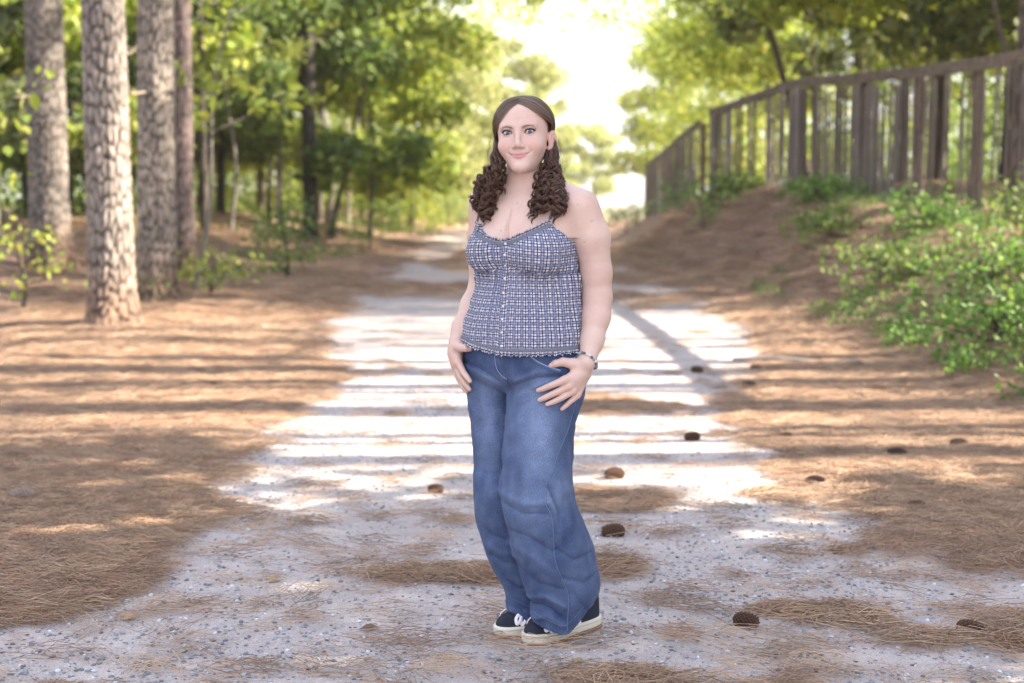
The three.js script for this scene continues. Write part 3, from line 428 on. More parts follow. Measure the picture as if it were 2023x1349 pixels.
// ---------------------------------------------------------------- litter on the track
{
  const tuft = (() => { const r = rng(3), gs = []; for (let i = 0; i < 11; i++) { const a = (r() - 0.5) * 1.3 + (r() < 0.5 ? Math.PI : 0), l = 0.07 + r() * 0.11, b = (r() - 0.5) * 0.05, x = (r() - 0.5) * 0.16, z = (r() - 0.5) * 0.12, y = 0.002 + r() * 0.014, w = 0.0009; const c = Math.cos(a), s = Math.sin(a), p = [], up = (r() - 0.35) * 0.02; for (let k = 0; k <= 2; k++) { const t = k / 2 - 0.5, ox = c * l * t - s * b * (1 - 4 * t * t), oz = s * l * t + c * b * (1 - 4 * t * t), yy = y + up * (0.25 - t * t) * 4; p.push([x + ox, yy, z + oz]); } gs.push(tube(p, w, 3, { caps: false })); } return mergeGeometries(gs); })();
  const R = rng(31), list = [];
  const put = (x, d, k = 1) => list.push([x, d, k]);
  for (let i = 0; i < 150000 && list.length < 34000; i++) { const d = 3.2 + R() ** 1.35 * 10.5, hw = 0.42 * d + 0.4, x = (R() * 2 - 1) * hw + 0.02 * d, s = strawAt(x, d); if (R() < 0.02 + 0.98 * smooth(0.22, 0.85, s)) put(x, d); }
  for (let i = 0; i < 26000; i++) { const d = 12 + R() ** 1.4 * 24, x = (R() * 2 - 1) * (0.4 * d + 0.5) + 0.02 * d; if (R() < smooth(0.2, 0.8, strawAt(x, d))) put(x, d, 1 + d * 0.07); }
  const m = new THREE.InstancedMesh(tuft, std(1, 1, 1, 0.75), list.length), M = new THREE.Matrix4(), q = new THREE.Quaternion(), e = new THREE.Euler(), c = new THREE.Color();
  list.forEach(([x, d, k], i) => { e.set((R() - 0.5) * 0.22, (R() < 0.6 ? (R() - 0.5) * 1.1 : R() * 6.28), (R() - 0.5) * 0.22, 'YXZ'); const s = (0.75 + R() * 0.6) * k; M.compose(new THREE.Vector3(x, groundH(x, d) + 0.001 + R() * 0.008 * k, -d), q.setFromEuler(e), new THREE.Vector3(s, s, s)); m.setMatrixAt(i, M); const v = 0.55 + R() * 0.75, t = R(); m.setColorAt(i, c.setRGB(mix(0.36, 0.50, t) * v, mix(0.215, 0.365, t) * v, mix(0.135, 0.25, t) * v)); });
  m.name = 'pine_straw'; m.userData.kind = 'stuff'; scene.add(shade(m));
  // pebbles
  const stone = (() => { const g = new THREE.IcosahedronGeometry(1, 1), p = g.attributes.position; for (let i = 0; i < p.count; i++) { const k = 1 + 0.28 * noise3(p.getX(i) * 1.6, p.getY(i) * 1.6, p.getZ(i) * 1.6); p.setXYZ(i, p.getX(i) * k, p.getY(i) * k * 0.6, p.getZ(i) * k * 0.85); } g.computeVertexNormals(); return g; })();
  const spots = [];
  for (let i = 0; i < 200000 && spots.length < 26000; i++) { const d = 3.2 + R() ** 1.5 * 7.5, x = (R() * 2 - 1) * (0.42 * d + 0.3) + 0.02 * d; if (strawAt(x, d) < 0.55 && R() < 0.35 + 0.65 * smooth(-0.25, 0.3, fbm(x * 1.3, d * 1.3, 55, 3))) spots.push([x, d]); }
  const g = new THREE.InstancedMesh(stone, std(1, 1, 1, 0.85), spots.length);
  spots.forEach(([x, d], i) => { const s = 0.0016 + R() ** 4 * 0.0085; e.set(R() * 0.5, R() * 6.28, R() * 0.5); M.compose(new THREE.Vector3(x, groundH(x, d) + s * 0.15, -d), q.setFromEuler(e), new THREE.Vector3(s, s, s)); g.setMatrixAt(i, M); const v = R() < 0.82 ? 0.13 + R() * 0.22 : 0.45 + R() * 0.2; g.setColorAt(i, c.setRGB(v * 0.96, v, v * 1.08)); });
  g.name = 'gravel'; g.userData.kind = 'stuff'; scene.add(shade(g));
  // pine cones: a core and overlapping woody scales
  const scale = (() => { const s = new THREE.SphereGeometry(1, 7, 5); s.scale(0.011, 0.0035, 0.014); s.translate(0, 0, 0.011); return s; })();
  const coneProto = new THREE.Group(), core = new THREE.SphereGeometry(1, 14, 10); core.scale(0.024, 0.042, 0.024);
  const scales = []; for (let i = 0; i < 118; i++) { const f = (i + 0.5) / 118, y = mix(-0.042, 0.05, f), r = 0.027 * Math.sqrt(Math.max(0.03, 1 - ((f - 0.42) / (f < 0.42 ? 0.46 : 0.62)) ** 2)), a = i * 2.39996, s = scale.clone(); s.scale(0.7 + r * 9, 0.9, 0.85 + r * 14); s.rotateX(-0.35 - 0.5 * f); s.translate(0, 0, r - 0.006); s.rotateY(a); s.translate(0, y, 0); scales.push(s); }
  const scaleG = mergeGeometries(scales);
  const CONES = [[-2.41, 5.73, 1.35, 'grey', 'grey open pine cone lying on the straw at the left edge'], [0.18, 5.27, 1.15, 'brown', 'long brown pine cone right of the knees on the sand'], [0.54, 4.12, 1.0, 'brown', 'dark brown pine cone on bare sand right of the shoes'], [0.68, 7.38, 1.1, 'brown', 'brown pine cone in the sunny band right of the person'], [1.2, 7.41, 0.95, 'brown', 'small brown pine cone right of the one in the sunny band'], [0.22, 6.38, 1.2, 'brown', 'flat brown pine cone beside the legs on the sand'], [1.68, 6.86, 1.25, 'dark', 'round dark pine cone at the right edge of the sand'], [2.06, 7.18, 1.2, 'dark', 'dark pine cone in the straw at the right'], [1.22, 4.08, 1.0, 'brown', 'ragged pine cone in the straw mat at lower right'], [1.47, 5.71, 1.0, 'brown', 'pine cone half buried in straw on the right'], [1.13, 6.23, 1.1, 'dark', 'dark weathered pine cone on the right straw patch'], [0.97, 10.47, 1.2, 'brown', 'far pine cone on the pale wheel rut'], [1.44, 10.56, 1.2, 'brown', 'farthest right pine cone on the track'], [1.25, 9.54, 1.2, 'dark', 'dark pine cone on the track beyond the sunny band'], [-0.61, 6.01, 0.9, 'brown', 'small pine cone left of the legs']];
  const coneMats = { grey: [std(0.30, 0.24, 0.2, 0.8), std(0.12, 0.08, 0.06)], brown: [std(0.10, 0.05, 0.03, 0.8), std(0.04, 0.02, 0.012)], dark: [std(0.06, 0.035, 0.025, 0.8), std(0.04, 0.025, 0.018)] };
  for (const [x, d, s, tone, label] of CONES) { const t = thing('pine_cone', label, 'pine cone', x, groundH(x, d) + 0.018 * s, -d, 0, 'pine cones on the track'); part('scales', scaleG, coneMats[tone][0], t); part('core', core, coneMats[tone][1], t); t.scale.set(s * 0.62, s * 0.78, s * 0.62); t.rotation.set(0, R() * 0.9 - 0.45 + (R() < 0.5 ? Math.PI : 0), Math.PI / 2 + 0.1 * (R() - 0.5)); }
  // fallen twigs
  for (const [pts, r, label] of [[[[-1.78, 4.35], [-1.7, 4.42], [-1.64, 4.28], [-1.58, 4.12]], 0.006, 'forked grey twig lying on the straw at lower left'], [[[-1.86, 4.22], [-1.8, 4.1], [-1.68, 4.08], [-1.58, 4.1]], 0.005, 'thin dark twig below the forked twig at lower left'], [[[1.42, 5.0], [1.52, 5.08], [1.62, 5.2], [1.66, 5.3]], 0.006, 'bare twig standing in the straw at the right edge'], [[[-2.6, 7.7], [-2.35, 7.76], [-2.1, 7.72], [-1.9, 7.8]], 0.011, 'dark stick lying across the straw on the left'], [[[1.35, 11.2], [1.7, 11.0], [2.05, 10.9], [2.3, 10.75]], 0.02, 'pale curved stick on the right straw edge'], [[[-3.2, 13.6], [-3.1, 13.3], [-3.02, 13.6], [-2.95, 13.25]], 0.025, 'bleached stump of branch on the left straw']].values())
    tag(part(numbered('twig'), tube(curvePts(pts.map(([x, d], k) => [x, groundH(x, d) + r + (k % 2) * r * 1.4, -d]), 14), Array.from({ length: 15 }, (_, k) => r * (1 - 0.04 * k)), 6), label.includes('pale') || label.includes('bleached') ? paleTwigMat : label.includes('dark') ? darkTwigMat : twigMat, scene), label, 'twig');
  // fallen leaves
  for (const [x, d, s, col, label, turn] of [[-0.65, 4.0, 0.062, [0.13, 0.075, 0.05], 'curled brown leaf on the sand left of the shoes', 1.6], [-0.42, 4.75, 0.06, [0.34, 0.2, 0.06], 'tan leaf on the straw patch behind the shoes', 0.5], [-1.05, 4.5, 0.06, [0.36, 0.27, 0.14], 'yellowish dry leaf on the sand at left', 2.4], [-1.95, 5.5, 0.05, [0.5, 0.14, 0.03], 'orange leaf near the grey pine cone', 1.2], [-2.3, 7.0, 0.09, [0.4, 0.25, 0.08], 'golden leaf on the straw at far left', 0.2], [-0.25, 7.2, 0.05, [0.25, 0.12, 0.05], 'small brown leaf in the sunny band left of the person', 2.0], [0.0, 3.75, 0.05, [0.3, 0.2, 0.1], 'dry leaf in front of the shoes', 0.9], [-1.4, 4.05, 0.055, [0.45, 0.26, 0.15], 'pinkish dry leaf on the straw at lower left', 2.9]]) {
    const g2 = leafGeo.clone(); const p = g2.attributes.position; for (let i = 0; i < p.count; i++) p.setY(i, p.getY(i) + 0.35 * Math.abs(p.getX(i)) + 0.12 * p.getZ(i) ** 2); g2.computeVertexNormals();
    const l = part(numbered('fallen_leaf'), g2, std(...col, 0.8, { side: THREE.DoubleSide }), scene); l.position.set(x, groundH(x, d) + 0.006, -d); l.rotation.y = turn; l.scale.set(s * 1.2, s, s); tag(l, label, 'leaf');
  }
}
// ---------------------------------------------------------------- the person
// Sizes were measured on a drawing of the figure; m() turns its units into metres in the figure's own frame (x to her left, y up, z forward).
const STAND = 3.97;
const FIG = thing('person', 'young woman in plaid camisole and wide jeans standing on the road, thumbs in pockets', 'person');
const FX0 = 0.043;
FIG.position.set(-Math.sin(YAW) * STAND + Math.cos(YAW) * FX0, 0, -Math.cos(YAW) * STAND - Math.sin(YAW) * FX0);
FIG.position.y = groundH(FIG.position.x, -FIG.position.z) - 0.004;
FIG.rotation.y = YAW;
function m(u, v, z = 0) { const D = STAND - z, Y = EYE + D * Math.tan(Math.atan((674.5 - v) / 2650) - PITCH); return [(u - 1011.5) * (D * Math.cos(PITCH) + (EYE - Y) * Math.sin(PITCH)) / 2650 - FX0, Y, z]; }
const YY = (v) => m(1040, v)[1];
// --- distance-field tools
const smin = (a, b, k) => { const h = Math.max(k - Math.abs(a - b), 0) / k; return Math.min(a, b) - h * h * k * 0.25; };
const smax = (a, b, k) => -smin(-a, -b, k);
function caps(x, y, z, a, b, ra, rb) { const bx = b[0] - a[0], by = b[1] - a[1], bz = b[2] - a[2], px = x - a[0], py = y - a[1], pz = z - a[2], t = clamp((px * bx + py * by + pz * bz) / (bx * bx + by * by + bz * bz)); return Math.hypot(px - bx * t, py - by * t, pz - bz * t) - ra - (rb - ra) * t; }
function ell(x, y, z, c, r) { const px = (x - c[0]) / r[0], py = (y - c[1]) / r[1], pz = (z - c[2]) / r[2], k = Math.hypot(px, py, pz), g = Math.hypot(px / r[0], py / r[1], pz / r[2]); return g < 1e-9 ? -Math.min(...r) : k * (k - 1) / g; }
function chainD(x, y, z, ch, k) { let d = 9; for (let i = 0; i < ch.length - 1; i++) { const a = ch[i], b = ch[i + 1], q = caps(x, y, z, a, b, a[3], b[3]); d = k ? smin(d, q, k) : Math.min(d, q); } return d; }
// a stack of ovals: rows [v, left, right, half depth, z of the middle]; turned by phi about the vertical
function ovals(rows, phi, pw = 2) {
  const c = Math.cos(phi), s = Math.sin(phi);
  const R = rows.map(([v, l, r, b, zc = 0]) => { const L = m(l, v, zc), Q = m(r, v, zc), w = (Q[0] - L[0]) / 2; return [L[1], (L[0] + Q[0]) / 2, zc, Math.max(b * 0.8, Math.sqrt(Math.max(1e-5, w * w - (b * s) ** 2)) / c), b]; }).sort((p, q) => p[0] - q[0]);
  const f = table(R), y0 = R[0][0], y1 = R.at(-1)[0], N = 600, T = new Float64Array((N + 1) * 4);
  for (let i = 0; i <= N; i++) T.set(f(y0 + (y1 - y0) * i / N), i * 4);
  const at = (y, o) => { const t = clamp((y - y0) / (y1 - y0)) * N, i = Math.min(N - 1, t | 0), w = t - i; return T[i * 4 + o] * (1 - w) + T[i * 4 + 4 + o] * w; };
  const fn = (x, y, z) => { const dx = x - at(y, 0), dz = z - at(y, 1), a = at(y, 2), b = at(y, 3), u = Math.abs(dx * c + dz * s) / a, w = Math.abs(-dx * s + dz * c) / b; const k = pw === 2 ? Math.hypot(u, w) : Math.pow(Math.pow(u, pw) + Math.pow(w, pw), 1 / pw); return Math.max((k - 1) * Math.min(a, b), y - y1, y0 - y); };
  fn.at = at; fn.y0 = y0; fn.y1 = y1; return fn;
}
// surface nets over the field inside a box; block by block, skipping blocks far from the surface
function netMesh(f, lo, hi, h, { color, uv, seam, lip = 1.5 } = {}) {
  const n = [0, 1, 2].map((k) => Math.ceil((hi[k] - lo[k]) / h) + 1), [nx, ny, nz] = n, F = new Float32Array(nx * ny * nz).fill(NaN), B = 8, id = (i, j, k) => (k * ny + j) * nx + i, blocks = [];
  const P = (i, j, k) => f(lo[0] + i * h, lo[1] + j * h, lo[2] + k * h);
  for (let k = 0; k < nz - 1; k += B) for (let j = 0; j < ny - 1; j += B) for (let i = 0; i < nx - 1; i += B) {
    if (Math.abs(P(i + B / 2, j + B / 2, k + B / 2)) > B * h * 0.87 * lip) continue;
    const ie = Math.min(i + B, nx - 1), je = Math.min(j + B, ny - 1), ke = Math.min(k + B, nz - 1);
    for (let c = k; c <= ke; c++) for (let b = j; b <= je; b++) for (let a = i; a <= ie; a++) { const o = id(a, b, c); if (F[o] !== F[o]) F[o] = P(a, b, c); }
    blocks.push([i, j, k, ie, je, ke]);
  }
  const V = new Map(), pos = [], idx = [];
  for (const [i0, j0, k0, ie, je, ke] of blocks) for (let k = k0; k < ke; k++) for (let j = j0; j < je; j++) for (let i = i0; i < ie; i++) {
    let mask = 0, sx = 0, sy = 0, sz = 0, c = 0; const v = [];
    for (let q = 0; q < 8; q++) { const w = F[id(i + (q & 1), j + ((q >> 1) & 1), k + (q >> 2))]; v.push(w); if (w < 0) mask |= 1 << q; }
    if (mask === 0 || mask === 255) continue;
    for (let q = 0; q < 8; q++) for (const bit of [1, 2, 4]) if (!(q & bit)) { const r = q | bit; if ((v[q] < 0) !== (v[r] < 0)) { const t = v[q] / (v[q] - v[r]); sx += (q & 1) + (bit === 1 ? t : 0); sy += ((q >> 1) & 1) + (bit === 2 ? t : 0); sz += (q >> 2) + (bit === 4 ? t : 0); c++; } }
    V.set(id(i, j, k), pos.length / 3); pos.push(lo[0] + (i + sx / c) * h, lo[1] + (j + sy / c) * h, lo[2] + (k + sz / c) * h);
  }
  const quad = (a, b, c, d, flip) => { if (a === undefined || b === undefined || c === undefined || d === undefined) return; if (flip) idx.push(a, c, b, a, d, c); else idx.push(a, b, c, a, c, d); };
  for (const key of V.keys()) {
    const i = key % nx, j = (key / nx | 0) % ny, k = key / (nx * ny) | 0, v0 = F[key];
    for (const [di, o1, o2] of [[1, [0, 1, 0], [0, 0, 1]], [nx, [0, 0, 1], [1, 0, 0]], [nx * ny, [1, 0, 0], [0, 1, 0]]]) {
      const v1 = F[key + di]; if (v1 !== v1 || (v0 < 0) === (v1 < 0)) continue;
      const g = (s, t) => V.get(id(i - o1[0] * s - o2[0] * t, j - o1[1] * s - o2[1] * t, k - o1[2] * s - o2[2] * t));
      quad(g(1, 1), g(0, 1), g(0, 0), g(1, 0), v0 >= 0);
    }
  }
  const nv = pos.length / 3, nor = new Float32Array(nv * 3), e = h * 0.7, P3 = [];
  for (let i = 0; i < nv; i++) { const x = pos[i * 3], y = pos[i * 3 + 1], z = pos[i * 3 + 2]; let a = f(x + e, y, z) - f(x - e, y, z), b = f(x, y + e, z) - f(x, y - e, z), c = f(x, y, z + e) - f(x, y, z - e); const l = Math.hypot(a, b, c) || 1; nor[i * 3] = a / l; nor[i * 3 + 1] = b / l; nor[i * 3 + 2] = c / l; }
  let N = Array.from(nor), uvs = uv ? [] : undefined, col = color ? [] : undefined;
  for (let i = 0; i < nv; i++) { const p = [pos[i * 3], pos[i * 3 + 1], pos[i * 3 + 2]]; if (uv) uvs.push(...uv(...p)); if (color) col.push(...color(p, [N[i * 3], N[i * 3 + 1], N[i * 3 + 2]])); }
  if (uv && seam) { // cut the texture where it closes round the back
    const dup = new Map(), tri = idx; 
    for (let t = 0; t < tri.length; t += 3) { const us = [0, 1, 2].map((q) => uvs[tri[t + q] * 2]), hiU = Math.max(...us); if (hiU - Math.min(...us) < seam / 2) continue; for (let q = 0; q < 3; q++) if (hiU - us[q] > seam / 2) { const o = tri[t + q]; let d = dup.get(o); if (d === undefined) { d = pos.length / 3; dup.set(o, d); pos.push(pos[o * 3], pos[o * 3 + 1], pos[o * 3 + 2]); N.push(N[o * 3], N[o * 3 + 1], N[o * 3 + 2]); uvs.push(uvs[o * 2] + seam, uvs[o * 2 + 1]); if (color) col.push(col[o * 3], col[o * 3 + 1], col[o * 3 + 2]); } tri[t + q] = d; } }
  }
  return geoFrom(pos, idx, { normal: N, color: col, uv: uvs });
}
const frontZ = (f, x, y, from = 0.32) => { let z = from; for (let i = 0; i < 90; i++) { const d = f(x, y, z); if (d < 0.0006) break; z -= Math.max(0.0008, d * 0.7); if (z < -0.3) return NaN; } return z; };

// --- body
const PHI = rad(27), LAT = [Math.cos(PHI), 0, Math.sin(PHI)], FWD = [-Math.sin(PHI), 0, Math.cos(PHI)];
const torso = ovals([[356, 996, 1078, 0.045, -0.03], [372, 978, 1102, 0.058, -0.03], [392, 954, 1134, 0.074, -0.02], [420, 946, 1142, 0.088, -0.01], [450, 941, 1142, 0.1, 0], [490, 939, 1140, 0.108, 0], [540, 946, 1138, 0.104, 0], [600, 950, 1136, 0.1, 0], [660, 935, 1140, 0.108, 0], [700, 932, 1138, 0.1, 0], [728, 945, 1128, 0.085, 0]], PHI);
const TC = m(1037, 500);
const bodyAt = (lat, fwd, v) => [TC[0] + lat * LAT[0] + fwd * FWD[0], YY(v), lat * LAT[2] + fwd * FWD[2]];
const BUST = [[bodyAt(-0.078, 0.062, 497), [0.069, 0.068, 0.066]], [bodyAt(0.08, 0.066, 499), [0.074, 0.07, 0.07]]];
const bust = (x, y, z) => smin(ell(x, y, z, ...BUST[0]), ell(x, y, z, ...BUST[1]), 0.025);
const J = (u, v, z, r) => [...m(u, v, z), r];
const pelvis = ovals([[640, 925, 1142, 0.118], [660, 921, 1146, 0.124], [700, 914, 1152, 0.13], [738, 919, 1156, 0.128], [756, 935, 1146, 0.108], [770, 965, 1110, 0.07], [780, 990, 1070, 0.03]], PHI);
const legNear = ovals([[690, 1016, 1150, 0.095, 0.03], [760, 1006, 1157, 0.1, 0.038], [790, 1002, 1152, 0.1, 0.045], [832, 999, 1138, 0.097, 0.052], [900, 994, 1132, 0.094, 0.06], [972, 989, 1132, 0.095, 0.07], [1016, 995, 1145, 0.104, 0.06], [1068, 1009, 1167, 0.112, 0.042], [1108, 1020, 1178, 0.116, 0.03], [1150, 1036, 1184, 0.116, 0.02], [1185, 1046, 1180, 0.112, 0.018], [1215, 1052, 1168, 0.104, 0.02], [1256, 1055, 1152, 0.096, 0.02]], rad(20), 2.3);
const legFar = ovals([[690, 914, 1030, 0.094, -0.05], [760, 920, 1022, 0.094, -0.05], [790, 928, 1022, 0.094, -0.05], [848, 936, 1030, 0.094, -0.05], [912, 941, 1034, 0.094, -0.05], [968, 944, 1034, 0.098, -0.035], [1020, 948, 1036, 0.096, -0.045], [1060, 956, 1044, 0.092, -0.055], [1108, 972, 1058, 0.088, -0.065], [1136, 988, 1066, 0.084, -0.07], [1160, 1004, 1072, 0.08, -0.072], [1210, 1011, 1078, 0.076, -0.07], [1240, 1012, 1080, 0.076, -0.07]], rad(20), 2.2);
// creases of the cloth: [points, depth (+ ridge, - groove), width], all on the front
const FOLDS = [[[[913, 716], [952, 730], [994, 755], [1008, 764]], -0.008, 0.008], [[[920, 728], [955, 742], [985, 764]], 0.006, 0.012], [[[1018, 757], [1060, 740], [1106, 738]], -0.007, 0.007], [[[1018, 748], [1062, 728], [1104, 728]], 0.005, 0.009], [[[1025, 778], [1060, 757], [1106, 744]], 0.006, 0.012], [[[1030, 797], [1062, 775]], -0.003, 0.009], [[[990, 984], [1030, 1001], [1076, 1000]], -0.006, 0.011], [[[990, 968], [1035, 983], [1080, 978]], 0.005, 0.014], [[[1080, 950], [1100, 1000], [1098, 1040]], -0.005, 0.01], [[[1006, 1040], [1045, 1048], [1092, 1076]], -0.006, 0.013], [[[1012, 1075], [1050, 1088], [1092, 1118]], 0.006, 0.016], [[[1098, 1070], [1130, 1092], [1165, 1088]], -0.008, 0.013], [[[1024, 1110], [1060, 1140], [1108, 1150]], -0.006, 0.014], [[[1110, 1128], [1150, 1140], [1182, 1130]], -0.006, 0.014], [[[1046, 1190], [1072, 1186], [1092, 1193], [1106, 1206]], -0.013, 0.01], [[[1044, 1176], [1075, 1168], [1112, 1186]], 0.008, 0.012], [[[1056, 1214], [1080, 1208], [1112, 1224]], 0.008, 0.012], [[[1130, 1160], [1150, 1185], [1160, 1200]], -0.005, 0.014], [[[950, 1040], [972, 1062], [1000, 1070]], -0.006, 0.013], [[[972, 1104], [995, 1118], [1018, 1122]], -0.007, 0.013], [[[965, 1085], [985, 1098], [1012, 1100]], 0.005, 0.013], [[[1004, 1160], [1025, 1172], [1046, 1172]], -0.008, 0.012], [[[940, 930], [960, 940], [985, 936]], -0.003, 0.012], [[[1112, 800], [1128, 815], [1136, 836]], -0.004, 0.01], [[[1092, 812], [1080, 870], [1070, 930]], 0.003, 0.018]].map(([p, d, w]) => ({ p: p.map(([u, v]) => m(u, v, 0.06)), d, w }));
function segD(x, y, a, b) { const bx = b[0] - a[0], by = b[1] - a[1], t = clamp(((x - a[0]) * bx + (y - a[1]) * by) / (bx * bx + by * by)); return Math.hypot(x - a[0] - bx * t, y - a[1] - by * t); }
for (const f of FOLDS) { f.x0 = Math.min(...f.p.map((p) => p[0])) - 0.05; f.x1 = Math.max(...f.p.map((p) => p[0])) + 0.05; f.y0 = Math.min(...f.p.map((p) => p[1])) - 0.05; f.y1 = Math.max(...f.p.map((p) => p[1])) + 0.05; }
function creases(x, y, z, front) { let s = 0; for (const f of FOLDS) { if (x < f.x0 || x > f.x1 || y < f.y0 || y > f.y1) continue; let q = 9; for (let i = 0; i < f.p.length - 1; i++) q = Math.min(q, segD(x, y, f.p[i], f.p[i + 1])); const e = q / (f.w * 0.8); s += f.d * (f.d < 0 ? Math.exp(-1.3 * Math.sqrt(e * e + 0.04) + 0.26) : Math.exp(-e * e)); } return 0.72 * s * front; }
const hemNear = table([[1040, 1218], [1054, 1225], [1085, 1235], [1119, 1241], [1138, 1226], [1158, 1203], [1186, 1172], [1210, 1150]].map(([u, v]) => { const p = m(u, v, 0.05); return [p[0], p[1]]; }));
const hemFar = table([[990, 1206], [1012, 1212], [1052, 1227], [1090, 1232]].map(([u, v]) => { const p = m(u, v, -0.02); return [p[0], p[1]]; }));
const jeansRaw = (x, y, z) => {
  const n = Math.max(legNear(x, y, z), hemNear(x)[0] - y), f = Math.max(legFar(x, y, z), hemFar(x)[0] - y);
  return smin(pelvis(x, y, z), smin(n, f, mix(0.002, 0.012, smooth(YY(800), YY(750), y))), 0.02);
};
const jeans = (x, y, z) => { const d = jeansRaw(x, y, z); if (d > 0.05 || d < -0.05) return d; const low = smooth(YY(900), YY(1150), y); return d - creases(x, y, z, smooth(-0.1, 0.0, z)) - (0.0016 + 0.002 * low) * noise3(x * 16, y * 24, z * 16) - 0.0014 * noise3(x * 38 + y * 12, y * 44, z * 38) - 0.0006 * noise3(x * 90, y * 70, z * 90); };
// arms and hands
const armNear = [J(1144, 414, 0.062, 0.06), J(1168, 470, 0.062, 0.053), J(1178, 540, 0.056, 0.044), J(1180, 590, 0.056, 0.041), J(1177, 628, 0.072, 0.0405), J(1170, 672, 0.1, 0.033), J(1160, 716, 0.135, 0.0245)];
const armFar = [J(968, 405, -0.075, 0.06), J(958, 470, -0.1, 0.05), J(956, 530, -0.12, 0.042), J(955, 562, -0.125, 0.0405), J(936, 605, -0.1, 0.039), J(914, 650, -0.055, 0.031), J(904, 676, -0.03, 0.0245)];
const jz = (u, v, up, r) => { const a = m(u, v, 0.13), z = frontZ(jeans, a[0], a[1]) + up; return [...m(u, v, z), r]; };
const handNear = {
  palm: [[...m(1160, 716, 0.135), 0.0235], jz(1150, 733, 0.022, 0.0225), jz(1137, 748, 0.018, 0.019)],
  mcp: [[1115, 752], [1122, 765], [1131, 774], [1141, 781]],
  fingers: [[jz(1150, 735, 0.024, 0.017), jz(1115, 752, 0.019, 0.0115), jz(1087, 763, 0.016, 0.0092), jz(1073, 769, 0.011, 0.0082), jz(1063, 772, 0.009, 0.0066)], [jz(1150, 738, 0.024, 0.017), jz(1122, 765, 0.02, 0.0115), jz(1093, 779, 0.0165, 0.0094), jz(1076, 787, 0.0115, 0.0084), jz(1066, 791, 0.009, 0.0067)], [jz(1152, 740, 0.022, 0.017), jz(1131, 774, 0.018, 0.011), jz(1108, 788, 0.0155, 0.009), jz(1091, 796, 0.011, 0.008), jz(1081, 800, 0.009, 0.0064)], [jz(1155, 742, 0.02, 0.017), jz(1141, 781, 0.016, 0.01), jz(1126, 795, 0.0135, 0.008), jz(1116, 804, 0.0105, 0.0072), jz(1110, 809, 0.009, 0.0058)]],
  thumb: [[...m(1153, 722, 0.13), 0.021], jz(1133, 720, 0.014, 0.0165), jz(1112, 716, 0.007, 0.0125), jz(1098, 719, 0.0, 0.0105), jz(1088, 723, -0.006, 0.009)],
};
const handFar = {
  palm: [J(904, 676, -0.03, 0.0235), J(899, 700, -0.008, 0.0205), J(901, 716, 0.002, 0.0175)],
  fingers: [[J(899, 690, 0.0, 0.016), J(905, 717, 0.022, 0.0115), J(916, 737, 0.04, 0.0092), J(924, 748, 0.053, 0.0084), J(928, 754, 0.058, 0.007)], [J(898, 692, -0.01, 0.017), J(901, 722, 0.006, 0.0118), J(911, 748, 0.024, 0.0094), J(922, 763, 0.034, 0.0085), J(927, 770, 0.038, 0.007)], [J(898, 694, -0.02, 0.016), J(898, 722, -0.012, 0.011), J(906, 750, -0.002, 0.009), J(916, 767, 0.01, 0.008), J(921, 774, 0.014, 0.0065)], [J(899, 696, -0.03, 0.015), J(897, 720, -0.028, 0.01), J(903, 744, -0.022, 0.008), J(911, 758, -0.012, 0.007), J(915, 764, -0.008, 0.006)]],
  thumb: [J(903, 680, -0.01, 0.019), J(906, 686, 0.02, 0.0155), J(911, 688, 0.035, 0.0125), J(919, 689, 0.04, 0.0105), J(928, 690, 0.038, 0.009)],
};
function handD(x, y, z, h) { let d = chainD(x, y, z, h.palm, 0.01), w = 9; for (const f of h.fingers) { d = smin(d, caps(x, y, z, f[0], f[1], f[0][3], f[1][3]), 0.012); w = smin(w, chainD(x, y, z, f.slice(1)), 0.0025); } d = smin(d, w, 0.006); return smin(d, chainD(x, y, z, h.thumb, 0.004), 0.012); }
function boundsOf(list) { const lo = [9, 9, 9], hi = [-9, -9, -9]; for (const p of list) for (let k = 0; k < 3; k++) { lo[k] = Math.min(lo[k], p[k] - p[3]); hi[k] = Math.max(hi[k], p[k] + p[3]); } return (x, y, z) => { const a = Math.max(lo[0] - x, x - hi[0], 0), b = Math.max(lo[1] - y, y - hi[1], 0), c = Math.max(lo[2] - z, z - hi[2], 0); return Math.hypot(a, b, c); }; }
const handBox = [handNear, handFar].map((h) => boundsOf([...h.palm, ...h.thumb, ...h.fingers.flat()]));
const armBox = [armNear, armFar].map((a) => boundsOf(a));
